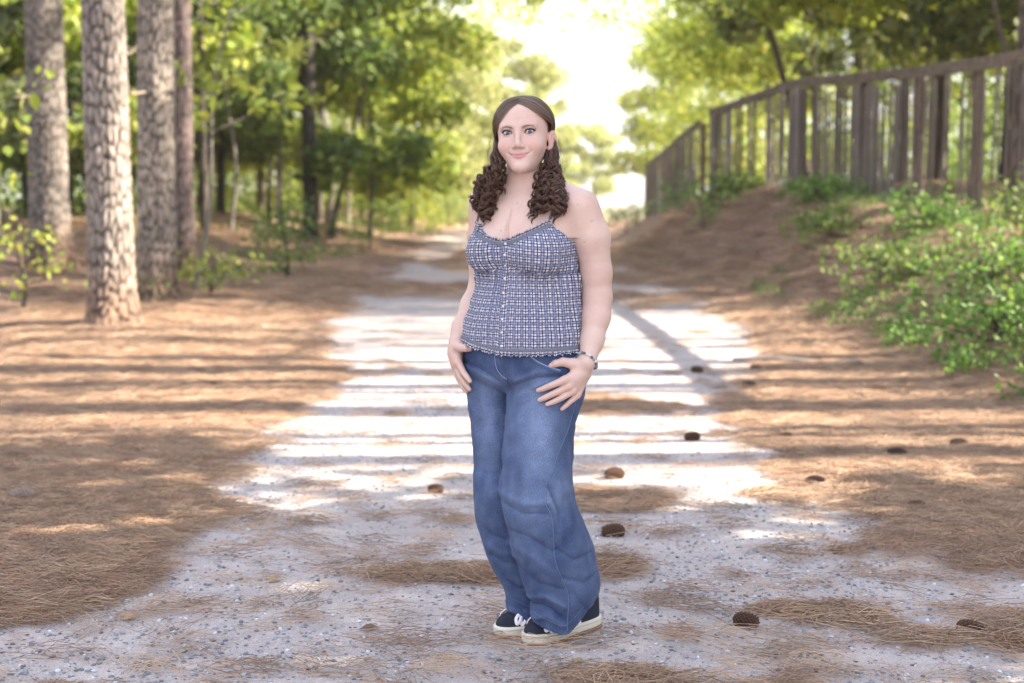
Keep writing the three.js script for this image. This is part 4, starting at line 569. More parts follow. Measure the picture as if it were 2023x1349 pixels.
// head: its own frame, origin between the eyes' level and the skull's middle
const HEAD_O = m(1033, 263.5, 0.0), hq = new THREE.Quaternion().setFromEuler(new THREE.Euler(rad(1), rad(-11), rad(3.4), 'ZYX')), hM = new THREE.Matrix4().compose(new THREE.Vector3(...HEAD_O), hq, new THREE.Vector3(1, 1, 1)), hI = hM.clone().invert().elements;
const toHead = (x, y, z) => [hI[0] * x + hI[4] * y + hI[8] * z + hI[12], hI[1] * x + hI[5] * y + hI[9] * z + hI[13], hI[2] * x + hI[6] * y + hI[10] * z + hI[14]];
const fromHead = (p) => new THREE.Vector3(...p).applyMatrix4(hM);
const faceT = (() => { const f = table([[-0.116, 0.016, 0.062], [-0.111, 0.031, 0.075], [-0.102, 0.040, 0.083], [-0.088, 0.0485, 0.086], [-0.07, 0.058, 0.086], [-0.045, 0.0662, 0.083], [-0.015, 0.0695, 0.080], [0.02, 0.0695, 0.082], [0.05, 0.064, 0.076], [0.075, 0.054, 0.060], [0.1, 0.03, 0.02]]), N = 300, T = new Float64Array((N + 1) * 2); for (let i = 0; i <= N; i++) T.set(f(-0.116 + 0.216 * i / N), i * 2); return (y, o) => { const t = clamp((y + 0.116) / 0.216) * N, i = Math.min(N - 1, t | 0); return T[i * 2 + o] * (1 - t + i) + T[i * 2 + 2 + o] * (t - i); }; })();
const EYE_X = 0.0325, EYE_Z = 0.0655, EYE_R = 0.0122;
const lidTop = (t) => 0.0068 * Math.pow(Math.max(0, 1 - t * t), 0.75) + 0.0012 * t, lidLow = (t) => -0.0049 * Math.pow(Math.max(0, 1 - t * t), 0.8) + 0.0012 * t;   // t runs -1 at the nose to 1 at the temple
function headD(x, y, z) {
  const ax = Math.abs(x), w = faceT(y, 0), zf = faceT(y, 1), zc = 0.008, b = z > zc ? zf - zc : 0.075;
  const k = Math.pow(Math.pow(ax / w, 2.25) + Math.pow(Math.abs(z - zc) / b, 2.25), 1 / 2.25);
  let d = Math.max((k - 1) * Math.min(w, b), -0.116 - y, y - 0.1);
  d = Math.max(d, (-y - 0.075) * 0.6 - (z + 0.005) * 0.35 - 0.02);            // underside of the jaw
  d = smin(d, ell(x, y, z, [0, 0.026, -0.022], [0.074, 0.072, 0.09]), 0.02);
  if (z > 0.02) {
    d = smin(d, ell(ax, y, z, [0.037, -0.038, 0.054], [0.027, 0.024, 0.026]), 0.02);         // cheeks
    d = smin(d, ell(x, y, z, [0, -0.1, 0.074], [0.018, 0.013, 0.014]), 0.02);             // chin
    d = smin(d, caps(ax, y, z, [0.012, 0.018, 0.077], [0.046, 0.02, 0.061], 0.004, 0.004), 0.018);  // brow ridge
    d = smax(d, -ell(ax, y, z, [EYE_X + 0.002, 0.001, 0.088], [0.02, 0.011, 0.0125]), 0.014);          // eye sockets
    // lids: a shell round the eyeball, open in an almond
    const ex = ax - EYE_X, ed = Math.hypot(ex, y, z - EYE_Z), t = ex / 0.0153, lt = lidTop(t), ll = lidLow(t);
    const shell = ed - EYE_R - 0.0017, open = Math.max(ll - y, y - lt, Math.abs(ex) - 0.0153);
    d = smin(d, Math.max(shell, -(open), 0.055 - z), 0.004);
    if (ed < 0.022) d = Math.max(d, -Math.max(open - 0.0002, 0.066 - z));
    d = smin(d, caps(x, y, z, [0, 0.012, 0.078], [0, -0.029, 0.0945], 0.0066, 0.008), 0.014);     // nose
    d = smin(d, ell(x, y, z, [0, -0.0365, 0.0945], [0.010, 0.0092, 0.0098]), 0.008);
    d = smin(d, ell(ax, y, z, [0.0122, -0.0405, 0.088], [0.0068, 0.0062, 0.0085]), 0.006);
    d = smax(d, -ell(ax, y, z, [0.0062, -0.0472, 0.094], [0.0035, 0.003, 0.006]), 0.003);   // nostrils
    // mouth: a closed, gentle smile
    const mx = x / 0.0285, cy = -0.0655 + 0.0052 * mx * mx, lz = 0.0855 - 0.012 * mx * mx, q = Math.max(0, 1 - mx * mx);
    if (ax < 0.04 && y < -0.04 && y > -0.09) {
      d = smin(d, Math.hypot(y - (cy + 0.0035 * q + 0.0006), (z - lz + 0.0015) * 1.1) - 0.0042 * Math.sqrt(q) + (q <= 0 ? 0.01 : 0), 0.004);
      d = smin(d, Math.hypot(y - (cy - 0.0048 * q - 0.0004), (z - lz + 0.001) * 1.1) - 0.0052 * Math.sqrt(q) + (q <= 0 ? 0.01 : 0), 0.004);
      if (Math.abs(mx) < 1.12) d = smax(d, -(Math.hypot(y - cy, (z - lz - 0.0045) * 0.5) - 0.0012), 0.002);
      d = smax(d, -ell(ax, y, z, [0.0335, -0.0585, 0.083], [0.004, 0.0035, 0.006]), 0.006);
      d = smax(d, -ell(x, y, z, [0, -0.083, 0.099], [0.02, 0.005, 0.0095]), 0.01);
    }
    d = smax(d, -(caps(ax, y, z, [0.0205, -0.036, 0.091], [0.0365, -0.056, 0.082], 0.0022, 0.0026)), 0.006);   // smile lines
    d = smax(d, -caps(x, y, z, [0, -0.047, 0.0925], [0, -0.054, 0.0925], 0.002, 0.002), 0.005);
  }
  // ears
  const ez = z + 0.012, ey = y + 0.012, ear = ell(ax * 0.88 + ez * 0.47, ey + 0.1 * ez, ez * 0.88 - ax * 0.47, [0.069, -0.016, -0.047], [0.008, 0.0305, 0.0195]);
  let e2 = smax(ear, -ell(ax * 0.88 + ez * 0.47, ey, ez * 0.88 - ax * 0.47, [0.0775, -0.012, -0.045], [0.006, 0.019, 0.0115]), 0.004);
  e2 = smin(e2, ell(ax, y, z, [0.073, -0.05, -0.012], [0.006, 0.008, 0.008]), 0.006);
  return smin(d, e2, 0.006);
}
const NECK = [J(1035, 300, -0.028, 0.048), J(1036, 345, -0.03, 0.044), J(1037, 385, -0.035, 0.054)], TRAP = [[J(1036, 352, -0.04, 0.04), J(966, 397, -0.062, 0.046)], [J(1037, 350, -0.035, 0.042), J(1116, 394, 0.03, 0.046)]];
let CLEFT = [[0, 9, 0], [0, 9.1, 0]];
const skinD = (x, y, z) => {
  let d = torso(x, y, z) + 0.007 * smooth(YY(500), YY(515), y);
  if (y > YY(620) && y < YY(420)) d = smin(d, bust(x, y, z) + 0.002, 0.03);
  if (y > YY(470)) { d = smin(d, chainD(x, y, z, NECK, 0.02), 0.03); for (const t of TRAP) d = smin(d, caps(x, y, z, t[0], t[1], t[0][3], t[1][3]), 0.035); }
  if (y > YY(395)) { const q = toHead(x, y, z); d = smin(d, Math.hypot(...q) > 0.2 ? Math.hypot(...q) - 0.15 : headD(...q), 0.012); }
  if (y > YY(500) && y < YY(405) && z > 0.02) d = smax(d, -(caps(x, y, z, CLEFT[0], CLEFT[1], 0.0015, 0.004)), 0.012);
  for (let k = 0; k < 2; k++) { const bd = armBox[k](x, y, z); d = bd > 0.05 ? Math.min(d, bd) : smin(d, chainD(x, y, z, k ? armFar : armNear, 0.018), y > YY(470) ? 0.03 : 0.006); }
  for (let k = 0; k < 2; k++) { const bd = handBox[k](x, y, z); d = bd > 0.03 ? Math.min(d, bd + 0.004) : smin(d, handD(x, y, z, k ? handFar : handNear), y > YY(730) ? 0.01 : 0.004); }
  return d;
};
{ const a = m(1006, 418, 0.09), b = m(999, 480, 0.1); a[2] = frontZ(skinD, a[0], a[1]) + 0.001; b[2] = frontZ(skinD, b[0], b[1]); CLEFT = [a, b]; }
{
  const SKIN = [0.60, 0.42, 0.355], LIP = [0.50, 0.20, 0.21], BROW = [0.16, 0.095, 0.07];
  const MOLES = [[1168, 437], [1022, 402], [990, 457], [1153, 479], [1140, 405]].map(([u, v]) => m(u, v, 0.09));
  const color = ([x, y, z]) => {
    const n = noise3(x * 40, y * 40, z * 40) * 0.035 + noise3(x * 150, y * 150, z * 150) * 0.03 + noise3(x * 9, y * 9, z * 9) * 0.06; let c = SKIN.map((v, k) => v * (1 + n * (k ? 1.2 : 0.5)));
    const to = (T, k) => { c = c.map((v, q) => mix(v, T[q], k)); };
    const q = toHead(x, y, z), [hx, hy, hz] = q, ax = Math.abs(hx);
    if (hy > -0.13 && hz > 0.02) {
      to([0.62, 0.29, 0.25], 0.42 * Math.exp(-(((ax - 0.043) / 0.019) ** 2 + ((hy + 0.035) / 0.018) ** 2)) + 0.22 * Math.exp(-((hx / 0.012) ** 2 + ((hy + 0.036) / 0.01) ** 2)) * (hz > 0.09 ? 1 : 0) + 0.15 * Math.exp(-((hx / 0.02) ** 2 + ((hy + 0.105) / 0.012) ** 2)));
      const mx = hx / 0.0285, cy = -0.0655 + 0.0052 * mx * mx, s = Math.max(0, 1 - mx * mx), up = cy + 0.0076 * Math.pow(s, 0.8) * (1 - 0.16 * Math.exp(-((mx / 0.18) ** 2))), lo = cy - 0.0098 * Math.pow(s, 0.8);
      if (hz > 0.06) { to(LIP, smooth(0.0012, -0.0012, Math.max(hy - up, lo - hy)) * 0.8 * smooth(1.02, 0.9, Math.abs(mx))); to([0.26, 0.09, 0.09], 0.75 * smooth(0.0013, 0.0004, Math.abs(hy - cy)) * smooth(1.08, 0.95, Math.abs(mx))); }
      const bt = (ax - 0.0135) / 0.037, by = 0.0135 + 0.0075 * Math.sin(clamp(bt) * 2.3) - 0.004 * clamp(bt) ** 2 - 0.002;
      if (bt > -0.1 && bt < 1.05) to(BROW, 0.85 * smooth(1, 0.35, Math.abs(hy - by) / (0.0046 - 0.0024 * clamp(bt))) * smooth(-0.1, 0.12, bt) * smooth(1.05, 0.8, bt));
      const ex = ax - EYE_X, t = ex / 0.0153; if (Math.abs(t) < 1.25) { to([0.3, 0.17, 0.15], 0.35 * Math.exp(-(((hy - lidTop(clamp(t, -1, 1)) - 0.003) / 0.003) ** 2))); to([0.4, 0.22, 0.2], 0.3 * Math.exp(-(((hy - lidLow(clamp(t, -1, 1)) + 0.002) / 0.002) ** 2))); }
    }
    if (ax > 0.068 && hz < 0.01 && hy > -0.06 && hy < 0.03) to([0.66, 0.33, 0.28], 0.3);
    for (const h of [handNear, handFar]) for (const f of h.fingers) { for (const [i, r, k] of [[1, 0.013, 0.25], [2, 0.009, 0.25], [4, 0.011, 0.35]]) { const e = Math.hypot(x - f[i][0], y - f[i][1], z - f[i][2]); if (e < r * 2) to([0.62, 0.34, 0.30], k * smooth(r * 1.8, r * 0.4, e)); } }
    for (const [mx0, my0] of MOLES) to([0.2, 0.09, 0.06], 0.7 * smooth(0.0026, 0.0012, Math.hypot(x - mx0, y - my0)) * (z > 0 ? 1 : 0));
    return c;
  };
  const skinMat = new THREE.MeshPhysicalMaterial({ vertexColors: true, roughness: 0.44, specularIntensity: 0.8, sheen: 0.25, sheenRoughness: 0.5, sheenColor: new THREE.Color(0.9, 0.6, 0.5) });
  part('body', netMesh(skinD, [-0.27, YY(815), -0.24], [0.29, YY(180), 0.24], 0.0026, { color }), skinMat, FIG);
  // moles
  // eyes
  const white = std(0.56, 0.54, 0.55, 0.3), irisM = new THREE.MeshPhysicalMaterial({ color: new THREE.Color().setRGB(0.07, 0.105, 0.15), roughness: 0.15, clearcoat: 1, clearcoatRoughness: 0.05 }), pupilM = std(0.008, 0.008, 0.01, 0.1), lashM = std(0.02, 0.014, 0.016, 0.6);
  for (const s of [-1, 1]) {
    const c = fromHead([s * EYE_X, 0, EYE_Z]), cam = new THREE.Vector3(-FX0, EYE, STAND), look = cam.clone().sub(c).normalize();
    const e = part('eye', new THREE.SphereGeometry(EYE_R, 24, 16), white, FIG); e.position.copy(c);
    const cap = (r, a) => { const g = new THREE.SphereGeometry(r, 24, 8, 0, 6.2832, 0, a); g.rotateX(Math.PI / 2); return g; };
    const ir = part('iris', cap(EYE_R + 0.0004, 0.5), irisM, e), pu = part('pupil', cap(EYE_R + 0.0006, 0.2), pupilM, e);
    for (const o of [ir, pu]) o.quaternion.setFromUnitVectors(new THREE.Vector3(0, 0, 1), look);
    const pt = (t, up, out) => { const ex = t * 0.0153, yy = (up ? lidTop(t) : lidLow(t)), zz = Math.sqrt(Math.max(0, (EYE_R + out) ** 2 - ex * ex - yy * yy)); return fromHead([s * (EYE_X + ex), yy, EYE_Z + zz]); };
    const T = Array.from({ length: 15 }, (_, i) => -0.96 + 1.96 * i / 14), lash = [tube(T.map((t) => pt(Math.min(t, 0.995), true, 0.0019)), T.map((t) => 0.0011 + 0.001 * smooth(-0.9, 0.8, t)), 5)];
    lash.push(tube(T.slice(4).map((t) => pt(Math.min(t, 0.99), false, 0.0014)), 0.0007, 4));
    for (let i = 0; i < 16; i++) { const t = -0.7 + 1.72 * i / 15, a = pt(Math.min(t, 0.99), true, 0.002), l = 0.0045 + 0.0045 * smooth(-0.4, 1, t), hd = new THREE.Vector3(s * t * 0.55, 0.55, 0.75).normalize().applyQuaternion(hq); lash.push(tube([a, a.clone().addScaledVector(hd, l * 0.6), a.clone().addScaledVector(hd, l).add(new THREE.Vector3(0, l * 0.3, 0))], [0.0006, 0.0005, 0.0002], 3)); }
    part('eyelashes', mergeGeometries(lash), lashM, FIG);
  }
}
// --- plaid camisole
const skirt = ovals([[520, 944, 1142, 0.108], [540, 942, 1144, 0.114], [560, 941, 1147, 0.12], [585, 934, 1150, 0.128], [620, 923, 1154, 0.136], [655, 912, 1155, 0.14], [700, 908, 1154, 0.143]], PHI);
const ang = (x, z) => Math.atan2(x - TC[0], z);
const topOuter0 = (x, y, z) => smin(torso(x, y, z) - 0.006, bust(x, y, z) - 0.007, 0.022);
const edgePts = [[928, 461], [934, 450], [941, 444], [950, 460], [966, 470], [984, 476.5], [1000, 476.5], [1022, 468], [1047, 456], [1072, 443.5], [1084, 440], [1092, 447], [1117, 464], [1131, 476]].map(([u, v]) => { const p = m(u, v, 0.06), z = frontZ(topOuter0, p[0], p[1]); return [Number.isNaN(z) ? (u < 1000 ? -1.75 : 1.5) : ang(p[0], z), p[1]]; });
const edgeY = table([[-3.2, YY(486)], [-2.2, YY(482)], ...edgePts, [edgePts.at(-1)[0] + 0.3, YY(481)], [2.4, YY(484)], [3.2, YY(486)]].sort((a, b) => a[0] - b[0]));
const edge = (t) => edgeY(t)[0];
const hemTop = table([[-3.2, YY(676)], [-1.5, YY(672)], [-1.1, YY(679)], [-0.75, YY(685)], [-0.4, YY(688)], [0.2, YY(687)], [0.8, YY(685)], [1.4, YY(681)], [3.2, YY(676)]]);
const seamV = table([[920, 531], [945, 541], [968, 537], [990, 528], [1003, 526], [1030, 533], [1060, 539], [1100, 542], [1146, 540]].map(([u, v]) => { const p = m(u, v, 0.08); return [p[0], p[1]]; }));
const topOuter = (x, y, z) => {
  const s = z > -0.05 ? seamV(x)[0] : YY(541), a = ang(x, z), g = Math.max(0, s - y);
  let d = smin(topOuter0(x, y, z), skirt(x, y, z), 0.008);
  if (d < 0.04 && d > -0.04) {
    const gather = Math.exp(-Math.abs(y - s) / 0.03), pleat = 0.0024 * gather * Math.sin(a * 46 + 3 * noise3(a * 5, y * 9, 2)) + (y < s ? 0.0042 * Math.exp(-g / 0.12) * noise3(a * 15, y * 4, 6) + 0.003 * noise3(a * 10, y * 8, 3) : 0) + 0.0017 * noise3(x * 70, y * 95, z * 70) + 0.0022 * noise3(x * 34, y * 30, z * 34);
    d = d - pleat + 0.0025 * Math.exp(-(((y - s) / 0.006) ** 2));
  }
  return d;
};
const topD = (x, y, z) => { const a = ang(x, z); return Math.max(topOuter(x, y, z), y - edge(a), hemTop(a)[0] - y); };
const reach = (f, a, y) => { let r = 0.28; const s = Math.sin(a), c = Math.cos(a); for (let i = 0; i < 80; i++) { const d = f(TC[0] + s * r, y, c * r); if (d < 0.0005) break; r -= Math.max(0.0007, d * 0.7); if (r < 0.02) break; } return r; };
const onTop = (a, y, out) => { const r = reach(topOuter, a, y) + out; return new THREE.Vector3(TC[0] + Math.sin(a) * r, y, Math.cos(a) * r); };
const PLAID = 0.0235;
const plaidMap = canvasTex(256, 256, (g, w, h) => {
  g.fillStyle = '#c6c1cd'; g.fillRect(0, 0, w, h);
  const bands = [[0.06, 0.46, 'rgba(66,76,106,0.66)'], [0.27, 0.05, 'rgba(222,220,232,0.55)'], [0.72, 0.1, 'rgba(16,18,32,0.92)']];
  for (const [p, s, c] of bands) { g.fillStyle = c; g.fillRect(p * w, 0, s * w, h); g.fillRect(0, p * h, w, s * h); }
  const r = rng(2); for (let i = 0; i < 2600; i++) { g.fillStyle = `rgba(${r() < 0.5 ? '255,255,255' : '20,24,40'},0.10)`; if (r() < 0.5) g.fillRect(r() * w, r() * h, 1.5, 8); else g.fillRect(r() * w, r() * h, 8, 1.5); }
});
const plaidMat = new THREE.MeshPhysicalMaterial({ map: plaidMap, roughness: 0.9, sheen: 0.15, sheenRoughness: 0.6 });
const trimMat = std(0.135, 0.15, 0.185, 0.9);
{
  const RT = 0.152, PER = 2 * Math.PI * RT, lap = Math.round(PER / PLAID) * PLAID;
  const uv = (x, y, z) => { const a = ang(x, z), s = z > -0.05 ? seamV(x)[0] : YY(541), low = y < s ? 1 : 0; return [((a + Math.PI) / (2 * Math.PI) * lap + low * 0.006 + 0.0010 * noise3(a * 14, y * 26, 3)) / PLAID, (y + low * 0.007 + 0.0010 * noise3(a * 18, y * 16, 8) + (low ? 0 : 0.004 * Math.sin(a * 3))) / PLAID]; };
  const top = part('camisole', netMesh(topD, [-0.24, YY(704), -0.2], [0.24, YY(432), 0.22], 0.003, { uv, seam: lap / PLAID }), plaidMat, FIG, 'sleeveless blue and white plaid camisole');
  // binding along the neckline and above the hem, and ruffles
  const band = (f, a0, a1, n, h0, h1, out) => { const pos = [], idx = [], uvs = []; for (let i = 0; i <= n; i++) { const a = mix(a0, a1, i / n), y = f(a); for (let k = 0; k <= 3; k++) { const p = onTop(a, y + mix(h0, h1, k / 3), out + (k === 1 || k === 2 ? 0.0008 : -0.0012)); pos.push(p.x, p.y, p.z); uvs.push(i / 8, k / 3); } } for (let i = 0; i < n; i++) for (let k = 0; k < 3; k++) { const q = i * 4 + k; idx.push(q, q + 4, q + 1, q + 1, q + 4, q + 5); } return geoFrom(pos, idx, { uv: uvs }); };
  const aL = edgePts[2][0], aR = edgePts[10][0];
  part('neckline_band', band(edge, aL, aR, 120, -0.0135, -0.001, 0.0022), trimMat, top);
  part('hem_band', band((a) => hemTop(a)[0], -Math.PI, Math.PI, 200, 0.001, 0.0125, 0.002), trimMat, top);
  const ruffle = (f, a0, a1, n, h0, h1, freq, seed) => { const pos = [], idx = [], uvs = []; for (let i = 0; i <= n; i++) { const a = mix(a0, a1, i / n), y = f(a), w = noise3(a * 9, seed, 1), ph = a * freq + 2.2 * w, hh = 1 + 0.35 * noise3(a * freq * 0.9, seed, 4); for (let k = 0; k <= 3; k++) { const t = k / 3, p = onTop(a, y + h0, 0.0025 + t * 0.0045 * Math.sin(ph) + 0.001 * t); pos.push(p.x, y + h0 + (h1 - h0) * t * hh, p.z); uvs.push(a * 8.2 * 1.6, t * 0.42); } } for (let i = 0; i < n; i++) for (let k = 0; k < 3; k++) { const q = i * 4 + k; if (h1 < h0) idx.push(q, q + 1, q + 4, q + 1, q + 5, q + 4); else idx.push(q, q + 4, q + 1, q + 1, q + 4, q + 5); } return geoFrom(pos, idx, { uv: uvs }); };
  const ruffMat = plaidMat.clone(); ruffMat.side = THREE.DoubleSide;
  part('neckline_ruffle', ruffle(edge, aL, aR, 420, -0.003, 0.0065, 95, 3), ruffMat, top);
  part('hem_ruffle', ruffle((a) => hemTop(a)[0], -Math.PI, Math.PI, 900, 0.003, -0.0085, 62, 7), ruffMat, top);
  // button placket and buttons
  const line = [[999, 478], [997, 505], [999, 530], [997, 552], [994.5, 580], [994, 606], [992, 632], [991.5, 657], [991, 692]].map(([u, v]) => m(u, v, 0.12)), lineX = table(line.map((p) => [p[1], p[0]]).sort((a, b) => a[0] - b[0]));
  const zTop = (x, y) => frontZ(topOuter, x, y), pp = [], pi = [], pu = [];
  const NR = 70; for (let i = 0; i <= NR; i++) { const y = mix(line[0][1] + 0.004, line.at(-1)[1] - 0.001, i / NR), cx = lineX(y)[0]; for (let k = 0; k <= 4; k++) { const x = cx + (k / 4 - 0.5) * 0.019; pp.push(x, y, zTop(clamp(x, cx - 0.0085, cx + 0.0085), clamp(y, YY(686), 9)) + (k === 0 || k === 4 ? 0.0002 : 0.0026) + 0.0008 * noise3(x * 90, y * 90, 1)); pu.push(k / 4 * 0.92 + 0.04, y / PLAID + 0.4); } }
  for (let i = 0; i < NR; i++) for (let k = 0; k < 4; k++) { const q = i * 5 + k; pi.push(q, q + 5, q + 1, q + 1, q + 5, q + 6); }
  part('button_placket', geoFrom(pp, pi, { uv: pu }), ruffMat, top);
  const prof = [[0, 0.0016], [0.0016, 0.0012], [0.0024, 0.0022], [0.0031, 0.0022], [0.0034, 0.0012], [0.0034, 0]].map(([a, b]) => new THREE.Vector2(a, b)).reverse(), bg = new THREE.LatheGeometry(prof, 16); bg.rotateX(Math.PI / 2);
  const bm = std(0.78, 0.74, 0.68, 0.3);
  for (const v of [483, 505, 527, 552, 580, 606, 631, 657, 683.5]) { const y = m(1000, v, 0.12)[1], x = lineX(y)[0], b = part('button', bg, bm, top); b.position.set(x, y, zTop(x, clamp(y, YY(686), 9)) + 0.0032); b.rotation.y = -PHI * 0.6; }
  // shoulder straps
  const strap = (pts) => { const P = curvePts(pts, 26), g = tube(P, 0.0042, 8, { flat: 0.3, up: new THREE.Vector3(0, 0, 1) }); return g; };
  const sk = (u, v, z0) => { const p = m(u, v, z0); return new THREE.Vector3(p[0], p[1], frontZ(skinD, p[0], p[1]) + 0.0012); };
  const over = (u, zs) => zs.map((z) => { let p = m(u, 330, z); let y = p[1]; for (let i = 0; i < 80; i++) { const d = skinD(p[0], y, z); if (d < 0.0008) break; y -= d * 0.7; } return new THREE.Vector3(p[0], y + 0.0012, z); });
  part('shoulder_strap', strap([sk(1083, 442, 0.09), sk(1089, 425, 0.08), sk(1096, 405, 0.07), sk(1103, 385, 0.06), ...over(1110, [0.02, -0.02, -0.06])]), trimMat, top);
  part('shoulder_strap', strap([sk(941, 445, 0.05), sk(945, 428, 0.03), sk(950, 408, 0.01), sk(957, 390, 0.0), ...over(963, [-0.06, -0.09, -0.12])]), trimMat, top);
}
// --- jeans
const denimMap = canvasTex(512, 512, (g, w, h) => { const r = rng(6), id = g.createImageData(w, h); for (let y = 0; y < h; y++) for (let x = 0; x < w; x++) { const o = (y * w + x) * 4, tw = ((x + y) % 6) < 3 ? 10 : -10, v = 205 + tw + (r() - 0.5) * 50 + 22 * noise3(x * 0.3, y * 0.05, 3) + 18 * noise3(x * 0.09, y * 0.05, 7); id.data[o] = id.data[o + 1] = id.data[o + 2] = v; id.data[o + 3] = 255; } g.putImageData(id, 0, 0); });
const denimMat = new THREE.MeshPhysicalMaterial({ vertexColors: true, map: denimMap, bumpMap: denimMap, bumpScale: 0.0006, roughness: 0.88, sheen: 0.2, sheenRoughness: 0.6, sheenColor: new THREE.Color(0.5, 0.6, 0.9) });
{
  const DEEP = [0.044, 0.082, 0.21], FADE = [0.27, 0.37, 0.61];
  const blobs = [[1065, 850, 0.055, 0.15, 0.95], [962, 850, 0.03, 0.14, 0.6], [1040, 985, 0.05, 0.05, 0.5], [1140, 1110, 0.035, 0.08, 0.25], [1075, 760, 0.05, 0.04, 0.4], [960, 770, 0.04, 0.04, 0.4]].map(([u, v, a, b, k]) => [...m(u, v, 0.06), a, b, k]);
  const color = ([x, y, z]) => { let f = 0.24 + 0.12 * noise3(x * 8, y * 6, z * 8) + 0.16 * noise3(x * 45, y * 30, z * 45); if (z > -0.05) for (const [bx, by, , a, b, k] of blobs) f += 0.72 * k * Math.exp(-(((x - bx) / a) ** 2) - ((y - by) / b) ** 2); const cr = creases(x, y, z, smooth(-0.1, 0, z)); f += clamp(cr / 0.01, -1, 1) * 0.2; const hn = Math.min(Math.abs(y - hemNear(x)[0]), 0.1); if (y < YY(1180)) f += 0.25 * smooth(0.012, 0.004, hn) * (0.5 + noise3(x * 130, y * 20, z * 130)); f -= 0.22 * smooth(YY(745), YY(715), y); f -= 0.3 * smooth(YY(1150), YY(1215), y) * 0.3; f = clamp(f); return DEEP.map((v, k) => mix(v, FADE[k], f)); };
  const uv = (x, y, z) => [Math.atan2(x, z) * 0.14 / 0.06, y / 0.06];
  const jn = part('jeans', netMesh(jeans, [-0.24, YY(1262), -0.24], [0.27, YY(648), 0.24], 0.0036, { color, uv, seam: 2 * Math.PI * 0.14 / 0.06 }), denimMat, FIG, 'wide-leg faded blue jeans');
  const thread = std(0.24, 0.27, 0.33, 0.9), rust = std(0.16, 0.085, 0.06, 0.9), seamMat = std(0.2, 0.27, 0.43, 0.9), darkSeam = std(0.035, 0.05, 0.1, 0.9);
  const run = (pts, n, up, z = 0.3) => curvePts(pts.map(([u, v]) => m(u, v, 0.1)), n).map((p) => { const zz = frontZ(jeans, p.x, p.y, z); return new THREE.Vector3(p.x, p.y, (Number.isNaN(zz) ? p.z : zz) + up); });
  const cord = (name, pts, n, r, mat, up = 0.0006) => part(name, tube(run(pts, n, up), r, 5, { flat: 0.6, up: new THREE.Vector3(0, 0, 1) }), mat, jn);
  const stitch = (pts, n, dx = 0, mat = thread) => { const P = run(pts, n * 2, 0.0012), gs = []; for (let i = 0; i < n * 2 - 1; i += 2) gs.push(tube([P[i], P[i + 1]].map((p) => p.clone().add(new THREE.Vector3(dx, 0, 0))), 0.0006, 4)); return part('stitching', mergeGeometries(gs), mat, jn); };
  const side = [[1148, 752], [1140, 784], [1121, 848], [1104, 886], [1088, 930], [1079, 946], [1077, 985], [1087, 1006], [1092, 1040], [1096, 1100], [1111, 1140], [1121, 1166], [1121, 1220], [1120, 1243]];
  cord('side_seam', side, 160, 0.0012, std(0.13, 0.19, 0.33, 0.9), 0.0002); stitch(side, 70, 0.0028, darkSeam);
  const fly = [[978, 690], [978, 712], [982, 730], [992, 743], [1003, 749]]; cord('fly_edge', fly, 30, 0.0012, seamMat); stitch([[986, 692], [986, 714], [990, 730], [998, 740]], 20); stitch([[1003, 692], [1002, 720], [1001, 742]], 20, 0, rust);
  const pocket = [[1046, 690], [1050, 702], [1060, 711], [1076, 719], [1092, 725], [1106, 729]]; cord('pocket_edge', pocket, 40, 0.0024, seamMat, 0.0004); stitch(pocket.map(([u, v]) => [u, v + 3.5]), 30);
  cord('pocket_edge', [[926, 679], [923, 686], [919, 693], [914, 700]], 20, 0.0034, seamMat, 0.001);
  cord('pocket_edge', [[1124, 714], [1132, 708], [1140, 703]], 12, 0.0026, seamMat, 0.001);
  cord('crotch_seam', [[1002, 744], [1003, 756], [1008, 763]], 14, 0.0014, darkSeam);
  part('belt_loop', tube(run([[1037, 686], [1037.5, 701]], 6, 0.002), 0.0062, 6, { flat: 0.35, up: new THREE.Vector3(0, 0, 1) }), seamMat, jn);
  stitch([[1030, 701], [1044, 702]], 4, 0, rust); stitch([[995, 748], [1005, 751]], 4, 0, rust);
  stitch([[1055, 1212], [1085, 1223], [1116, 1231], [1135, 1216], [1152, 1197]], 40, 0, std(0.3, 0.34, 0.42, 0.9));
  stitch([[1015, 1206], [1034, 1213], [1050, 1220]], 14);
}
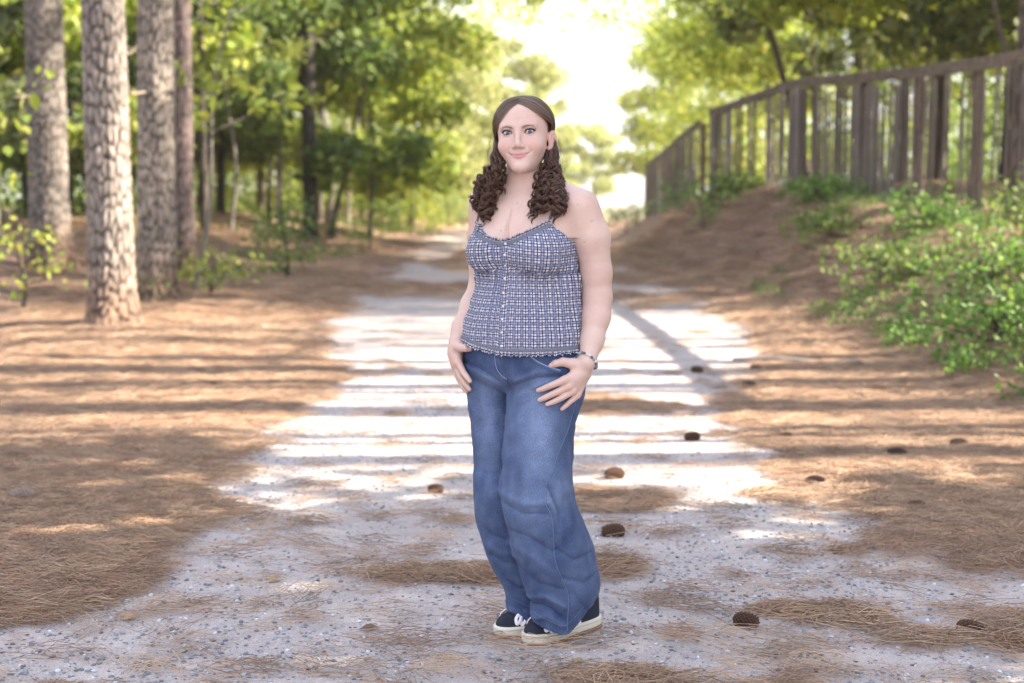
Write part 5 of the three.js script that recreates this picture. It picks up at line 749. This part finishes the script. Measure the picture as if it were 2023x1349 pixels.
// --- shoes
{
  const suede = new THREE.MeshPhysicalMaterial({ color: new THREE.Color().setRGB(0.016, 0.02, 0.036), roughness: 0.95, sheen: 0.15, sheenRoughness: 0.5, sheenColor: new THREE.Color(0.2, 0.25, 0.4) }), rubber = std(0.72, 0.68, 0.56, 0.55), gum = std(0.33, 0.17, 0.09, 0.6), lace = std(0.82, 0.79, 0.84, 0.9), stripeM = std(0.78, 0.74, 0.72, 0.7), rubberLine = std(0.5, 0.46, 0.37, 0.7);
  const L = 0.312, wOf = table([[0, 0.003], [0.008, 0.013], [0.03, 0.024], [0.07, 0.0335], [0.14, 0.042], [0.28, 0.049], [0.45, 0.044], [0.62, 0.038], [0.8, 0.038], [0.92, 0.032], [0.97, 0.022], [0.992, 0.011], [1, 0.003]]), hOf = table([[0, 0.018], [0.05, 0.032], [0.16, 0.042], [0.3, 0.052], [0.42, 0.074], [0.55, 0.092], [0.75, 0.085], [0.93, 0.092], [1, 0.086]]);
  const bend = (t) => 0.006 * Math.sin(t * 3.1416 * 1.1);
  const outline = (grow) => { const p = []; for (let i = 0; i <= 60; i++) { const t = 0.5 - 0.5 * Math.cos(Math.PI * i / 60); p.push([wOf(t)[0] + grow, t]); } const q = []; for (const [w, t] of p) q.push([w + bend(t), t]); for (const [w, t] of p.slice().reverse()) q.push([-w + bend(t), t]); return q.map(([x, t]) => new THREE.Vector2(x, (0.5 - t) * (L + grow * 2))); };
  const slab = (grow, y0, y1, bev) => { const g = new THREE.ExtrudeGeometry(new THREE.Shape(outline(grow - bev)), { depth: y1 - y0 - 2 * bev, bevelEnabled: true, bevelThickness: bev, bevelSize: bev, bevelSegments: 3, steps: 1, curveSegments: 4 }); g.rotateX(Math.PI / 2); g.scale(1, 1, 1); g.translate(0, y1 - bev, 0); return g; };
  const up = (t, a, out = 0) => { const w = wOf(t)[0] - 0.002 + out, h = hOf(t)[0] + out, c = Math.cos(a), s = Math.sin(a), e = 0.72; return new THREE.Vector3(Math.sign(c) * Math.abs(c) ** e * w + bend(t), 0.024 + Math.abs(s) ** e * h, (0.5 - t) * L * 0.985); };
  function shoe(x, z, turn, which) {
    const s = part('shoe', slab(0.004, 0.0065, 0.034, 0.005), rubber, FIG, which); s.position.set(x, 0.004, z); s.rotation.y = turn;
    part('outsole', slab(0.005, 0, 0.0068, 0.0015), gum, s);
    const o = outline(0.0046).filter((_, i) => i % 2 === 0); o.push(o[0]); part('sole_groove', tube(o.map((p) => [p.x, 0.0255, -p.y * -1]), 0.0009, 4, { caps: false }), rubberLine, s);
    const pos = [], idx = []; for (let i = 0; i <= 48; i++) for (let k = 0; k <= 24; k++) { const t = Math.min(0.9985, Math.max(0.0015, 0.5 - 0.5 * Math.cos(Math.PI * i / 48))), p = up(t, Math.PI * k / 24); const n = 0.0006 * noise3(p.x * 120, p.y * 120, p.z * 120); pos.push(p.x, p.y + n, p.z); }
    for (let i = 0; i < 48; i++) for (let k = 0; k < 24; k++) { const a = i * 25 + k; idx.push(a, a + 1, a + 25, a + 1, a + 26, a + 25); }
    const front = pos.length / 3; pos.push(0, 0.03, L * 0.493); for (let k = 0; k < 24; k++) idx.push(front, k + 1, k);
    part('upper', geoFrom(pos, idx), suede, s);
    part('toe_seam', tube(Array.from({ length: 18 }, (_, k) => up(0.15 - 0.04 * Math.sin(Math.PI * k / 17), Math.PI * k / 17, 0.0012)), 0.0012, 5), std(0.03, 0.035, 0.055, 0.9), s);
    for (const q of [0.36, 0.47, 0.58]) { const P = [], I = []; for (let i = 0; i <= 12; i++) for (let k = 0; k <= 1; k++) { const f = i / 12, tooth = (i % 2) * 0.006, p = up(q - 0.1 * f + (k ? 0.055 + tooth : -tooth) * 0.8, 0.03 + 0.95 * f, 0.0022); P.push(p.x, p.y, p.z); } for (let i = 0; i < 12; i++) { const a = i * 2; I.push(a, a + 1, a + 2, a + 1, a + 3, a + 2); } const sm = stripeM.clone(); sm.side = THREE.DoubleSide; part('stripe', geoFrom(P, I), sm, s); }
    const V = (t, a, o) => up(t, a, o), mid = Math.PI / 2;
    const ls = [];
    for (let k = 0; k < 3; k++) ls.push(tube([V(0.205 + k * 0.04, mid - 0.5, 0.002), V(0.215 + k * 0.04, mid, 0.005), V(0.205 + k * 0.04, mid + 0.5, 0.002)], 0.0042, 7, { flat: 0.45, up: new THREE.Vector3(0, 1, 0) }));
    const loop = (sx, t0, l) => curvePts([V(0.205, mid - sx * 0.1, 0.005), V(0.185 + t0, mid - sx * 0.5, 0.0075), V(0.135 + t0, mid - sx * 0.85, 0.005), V(0.135 + t0, mid - sx * (0.95 + l), 0.003), V(0.170 + t0, mid - sx * (0.85 + l * 0.6), 0.0065), V(0.210, mid - sx * 0.35, 0.008)], 30), flatUp = new THREE.Vector3(0, 1, 0);
    for (const [sx, t0, l] of [[1, 0, 0.3], [1, 0.05, 0.42], [-1, -0.01, 0.3]]) ls.push(tube(loop(sx, t0, l), 0.0052, 8, { flat: 0.34, up: flatUp }));
    const kn = new THREE.SphereGeometry(0.0085, 12, 8), kp = V(0.200, mid, 0.009); kn.scale(1, 0.75, 0.9); kn.translate(kp.x, kp.y, kp.z); ls.push(kn);
    part('shoelace', mergeGeometries(ls.map((g) => { const q = g.index ? g : g; q.deleteAttribute('uv'); return q; })), lace, s);
    return s;
  }
  shoe(0.112, -0.03, rad(-47), 'dark navy suede sneaker in front, with white laces and cream sole');
  shoe(0.034, -0.092, rad(-52), 'dark navy suede sneaker behind, half hidden by the other');
}
// --- bracelet
{
  const a = new THREE.Vector3(...armNear[5].slice(0, 3)), b = new THREE.Vector3(...armNear[6].slice(0, 3)), ax = b.clone().sub(a).normalize(), c = b.clone().addScaledVector(ax, -0.004), n = new THREE.Vector3(0, 0, 1).cross(ax).normalize(), t = ax.clone().cross(n), tilt = 0.012;
  const cord = []; const N = 24, at = (k) => { const q = k / N * 6.2832; return c.clone().addScaledVector(n, Math.cos(q) * 0.0298).addScaledVector(t, Math.sin(q) * 0.0285).addScaledVector(ax, tilt * Math.cos(q + 0.4)); };
  for (let k = 0; k <= N; k++) cord.push(at(k));
  const br = part('bracelet', tube(cord, 0.0009, 4, { caps: false }), std(0.1, 0.1, 0.1, 0.7), FIG, 'beaded bracelet of grey, white and teal stones');
  const mats = [std(0.22, 0.32, 0.34, 0.25), std(0.62, 0.6, 0.56, 0.3), std(0.1, 0.12, 0.14, 0.2), std(0.36, 0.42, 0.4, 0.3)], bead = new THREE.SphereGeometry(0.0042, 12, 10), R = rng(9);
  for (let k = 0; k < N; k++) { const o = part('bead', bead, mats[(R() * 4) | 0], br); o.position.copy(at(k)); o.scale.setScalar(0.85 + R() * 0.25); }
}
// --- hair
{
  const R = rng(1234), C = [0, 0.026, -0.02], E = [0.0815, 0.0775, 0.0985];
  const shell = (d, off) => { const k = 1 / Math.hypot(d[0] / E[0], d[1] / E[1], d[2] / E[2]); const l = Math.hypot(...d); return [C[0] + d[0] * (k + off / l), C[1] + d[1] * (k + off / l), C[2] + d[2] * (k + off / l)]; };
  const slerp = (a, b, t) => { const la = Math.hypot(...a), lb = Math.hypot(...b), A = a.map((v) => v / la), B = b.map((v) => v / lb), w = Math.acos(clamp(A[0] * B[0] + A[1] * B[1] + A[2] * B[2], -1, 1)), s = Math.sin(w); return A.map((v, k) => (Math.sin((1 - t) * w) * v + Math.sin(t * w) * B[k]) / s); };
  const hairMat = new THREE.MeshPhysicalMaterial({ vertexColors: true, roughness: 0.32, specularIntensity: 0.8, sheen: 0.2, sheenRoughness: 0.4, sheenColor: new THREE.Color(0.5, 0.35, 0.25) });
  const root = [0.15, 0.105, 0.077], tip = [0.095, 0.050, 0.034];
  const shadeOf = (k, f) => root.map((v, q) => mix(v, tip[q], smooth(0.15, 0.75, f)) * k);
  // close cap on the skull
  const hl = table([[-0.06, -0.02], [-0.03, -0.008], [0, 0.008], [0.02, 0.022], [0.055, 0.038], [0.078, 0.05], [0.095, 0.055], [0.12, 0.055]]);
  const hairline = (x, y, z) => z - hl(y)[0];                     // in front of this the face shows
  const capD = (x, y, z) => { const q = toHead(x, y, z), d = ell(...q, C, E.map((v) => v - 0.001)); return Math.max(d, hairline(...q), -0.045 - q[1], -0.02 - q[1] + Math.max(0, q[2]) * 4); };
  const HB = [-0.12, YY(320), -0.16], HT = [0.12, YY(178), 0.12];
  const hair = part('hair', netMesh(capD, HB, HT, 0.004, { color: () => [0.075, 0.048, 0.034] }), hairMat, FIG, 'long brown hair parted in the middle, curly below the ears');
  const combed = [], curls = [], frizz = [];
  const chest = (u, v, up) => { const p = m(u, v, 0.08), z = frontZ(skinD, p[0], p[1]); return new THREE.Vector3(p[0], p[1], (Number.isNaN(z) ? -0.02 : z) + up); };
  const partDir = (psi) => [0.001, Math.cos(psi), Math.sin(psi)];
  for (const s of [-1, 1]) {
    // combed strands from the parting to behind the ear (her left, s = 1) or over it (s = -1)
    for (let i = 0; i < 480; i++) {
      const f = (i + R()) / 480, psi = mix(0.93, -1.5, f), e = s > 0 ? [1, mix(-0.02, -0.35, smooth(0, 0.3, f)) - 0.15 * R(), mix(0.16, -0.75, f ** 0.8)] : [-1, -0.35 - 0.2 * R(), mix(0.16, -0.7, f)], pts = [], off = 0.0012 + 0.0034 * R(), k = (0.75 + 0.4 * R()) * (0.65 + 0.7 * hash3(f * 38, s + 3, 2)), wob = R() * 6.28, dip = (s > 0 ? 0.20 : 0.24) * (1 - f) ** 2;
      for (let j = 0; j <= 22; j++) { const t = j / 22, d = slerp(partDir(psi), e, t); d[2] += dip * Math.sin(t * 3.1416) * 0.9; d[1] -= dip * Math.sin(t * 3.1416) * 0.35; const w = 0.0034 * Math.sin(t * 7 + wob * 0.25 + f * 20) * smooth(0.3, 1, t) + 0.004 * smooth(0.02, 0.3, t); pts.push(fromHead(shell(d, off + w))); }
      combed.push(tube(pts, pts.map((_, j) => 0.00105 * Math.min(1, 0.4 + j / 6)), 4, { flat: 0.6, caps: false, color: (q) => shadeOf(k, q * 0.45) }));
    }
    // curls: locks that leave the skull, fall beside the neck and lie on the chest
    const ends = s > 0 ? [[1052, 434], [1062, 428], [1074, 418], [1081, 424], [1092, 422], [1101, 428], [1107, 420], [1112, 428], [1066, 405], [1118, 398], [1085, 400], [1098, 405]] : [[952, 440], [958, 436], [946, 428], [965, 425], [938, 415], [972, 412], [986, 398], [932, 408], [960, 418], [948, 410], [994, 380], [955, 430]];
    for (let i = 0; i < 52; i++) {
      const [eu, ev] = ends[i % ends.length], ju = (R() - 0.5) * 9, jv = (R() - 0.75) * (i < 12 ? 4 : 60), layer = R();
      const d0 = s > 0 ? [1, -0.15 - 0.3 * R(), -0.2 - 0.5 * R()] : [-1, -0.1 - 0.4 * R(), 0.15 - 0.6 * R()];
      const start = fromHead(shell(d0, 0.002 + 0.004 * layer));
      const lift = 0.006 + 0.03 * layer, ev2 = ev + jv, eu2 = eu + ju;
      const side1 = s > 0 ? m((i % 4 ? 1091 : 1080) + (R() - 0.5) * 20, 305 + R() * 10, -0.02 + 0.04 * layer) : m((i % 4 ? 981 : 992) + (R() - 0.5) * 18, 305 + R() * 10, -0.02 + 0.05 * layer);
      const side2 = s > 0 ? m(mix(1090, eu2, 0.4) + (R() - 0.5) * 24, 348, 0.035 + 0.03 * layer) : m(mix(985, eu2, 0.45) + (R() - 0.5) * 24, 350, 0.02 + 0.035 * layer);
      const axis = [start, new THREE.Vector3(...side1), new THREE.Vector3(...side2), chest(mix(side2 ? (s > 0 ? 1090 : 972) : 0, eu2, 0.8), mix(352, ev2, 0.6), lift), chest(eu2, ev2, lift * 0.8)];
      const c = new THREE.CatmullRomCurve3(axis), len = c.getLength(), n = 110, P = c.getSpacedPoints(n);
      const r1 = 0.005 + 0.0055 * R(), pitch = 0.026 + 0.026 * R() ** 1.5, hand = R() < 0.5 ? -1 : 1, ph0 = R() * 6.28, k = 0.6 + 0.75 * R(), strands = 12;
      const frame = P.map((p, j) => { const T = P[Math.min(n, j + 1)].clone().sub(P[Math.max(0, j - 1)]).normalize(), X = new THREE.Vector3(1, 0, 0).addScaledVector(T, -T.x).normalize(); return [T, X, T.clone().cross(X)]; });
      let phase = 0; const ph = P.map((_, j) => { const f = j / n; phase += (len / n) / mix(0.06, pitch, smooth(0.2, 0.75, f)) * 6.2832; return phase; });
      for (let q = 0; q <= strands; q++) {
        const core = q === strands, oa = R() * 6.28, orr = core ? 0 : 0.0008 + 0.0022 * Math.sqrt(R()), fl = R() * 0.5, pts = [], rr = [];
        for (let j = 0; j <= n; j++) {
          const f = j / n, rad0 = r1 * smooth(0.12, 0.6, f) * (1 + 0.35 * smooth(0.8, 1, f)) , a = hand * ph[j] + ph0, [T, X, Y] = frame[j], o2 = orr * mix(1.6, 1, smooth(0.1, 0.5, f)) , b = a + oa;
          pts.push(P[j].clone().addScaledVector(X, Math.cos(a) * rad0 + Math.cos(b * 0.3 + oa) * o2).addScaledVector(Y, Math.sin(a) * rad0 + Math.sin(b * 0.3 + oa) * o2).addScaledVector(T, o2 * 1.6 * Math.sin(oa * 3) * smooth(0.3, 0.7, f)));
          rr.push((core ? 0.0015 : 0.00068) * smooth(1.02, 0.93, f) + 0.0002);
        }
        curls.push(tube(pts, rr, core ? 5 : 3, { caps: false, color: (f) => shadeOf(k * (core ? 0.6 : 0.8 + fl), 0.3 + 0.7 * f) }));
      }
    }
    for (let i = 0; i < 16; i++) { // stray hairs
      const z = 0.01 + R() * 0.05, u = s > 0 ? 1098 + R() * 6 : 974 - R() * 6, a = m(u, 262 + R() * 50, z - 0.03), pts = []; let x = a[0], y = a[1], zz = a[2], t = R() * 6; const am = 0.004 + R() * 0.007, drop = 0.05 + R() * 0.12;
      for (let j = 0; j <= 30; j++) { const f = j / 30; pts.push(new THREE.Vector3(x + s * (0.004 + f * 0.026 * R() * 0.2 + f * 0.012) + am * f * Math.cos(t + f * 14), y - drop * f, zz + 0.05 * f + am * f * Math.sin(t + f * 14))); }
      frizz.push(tube(pts, 0.00028, 3, { caps: false, color: () => shadeOf(1.2, 0.5) }));
    }
  }
  part('combed_strands', mergeGeometries(combed), hairMat, hair); part('curls', mergeGeometries(curls), hairMat, hair); part('stray_hairs', mergeGeometries(frizz), hairMat, hair);
}
renderer.render(scene, camera);
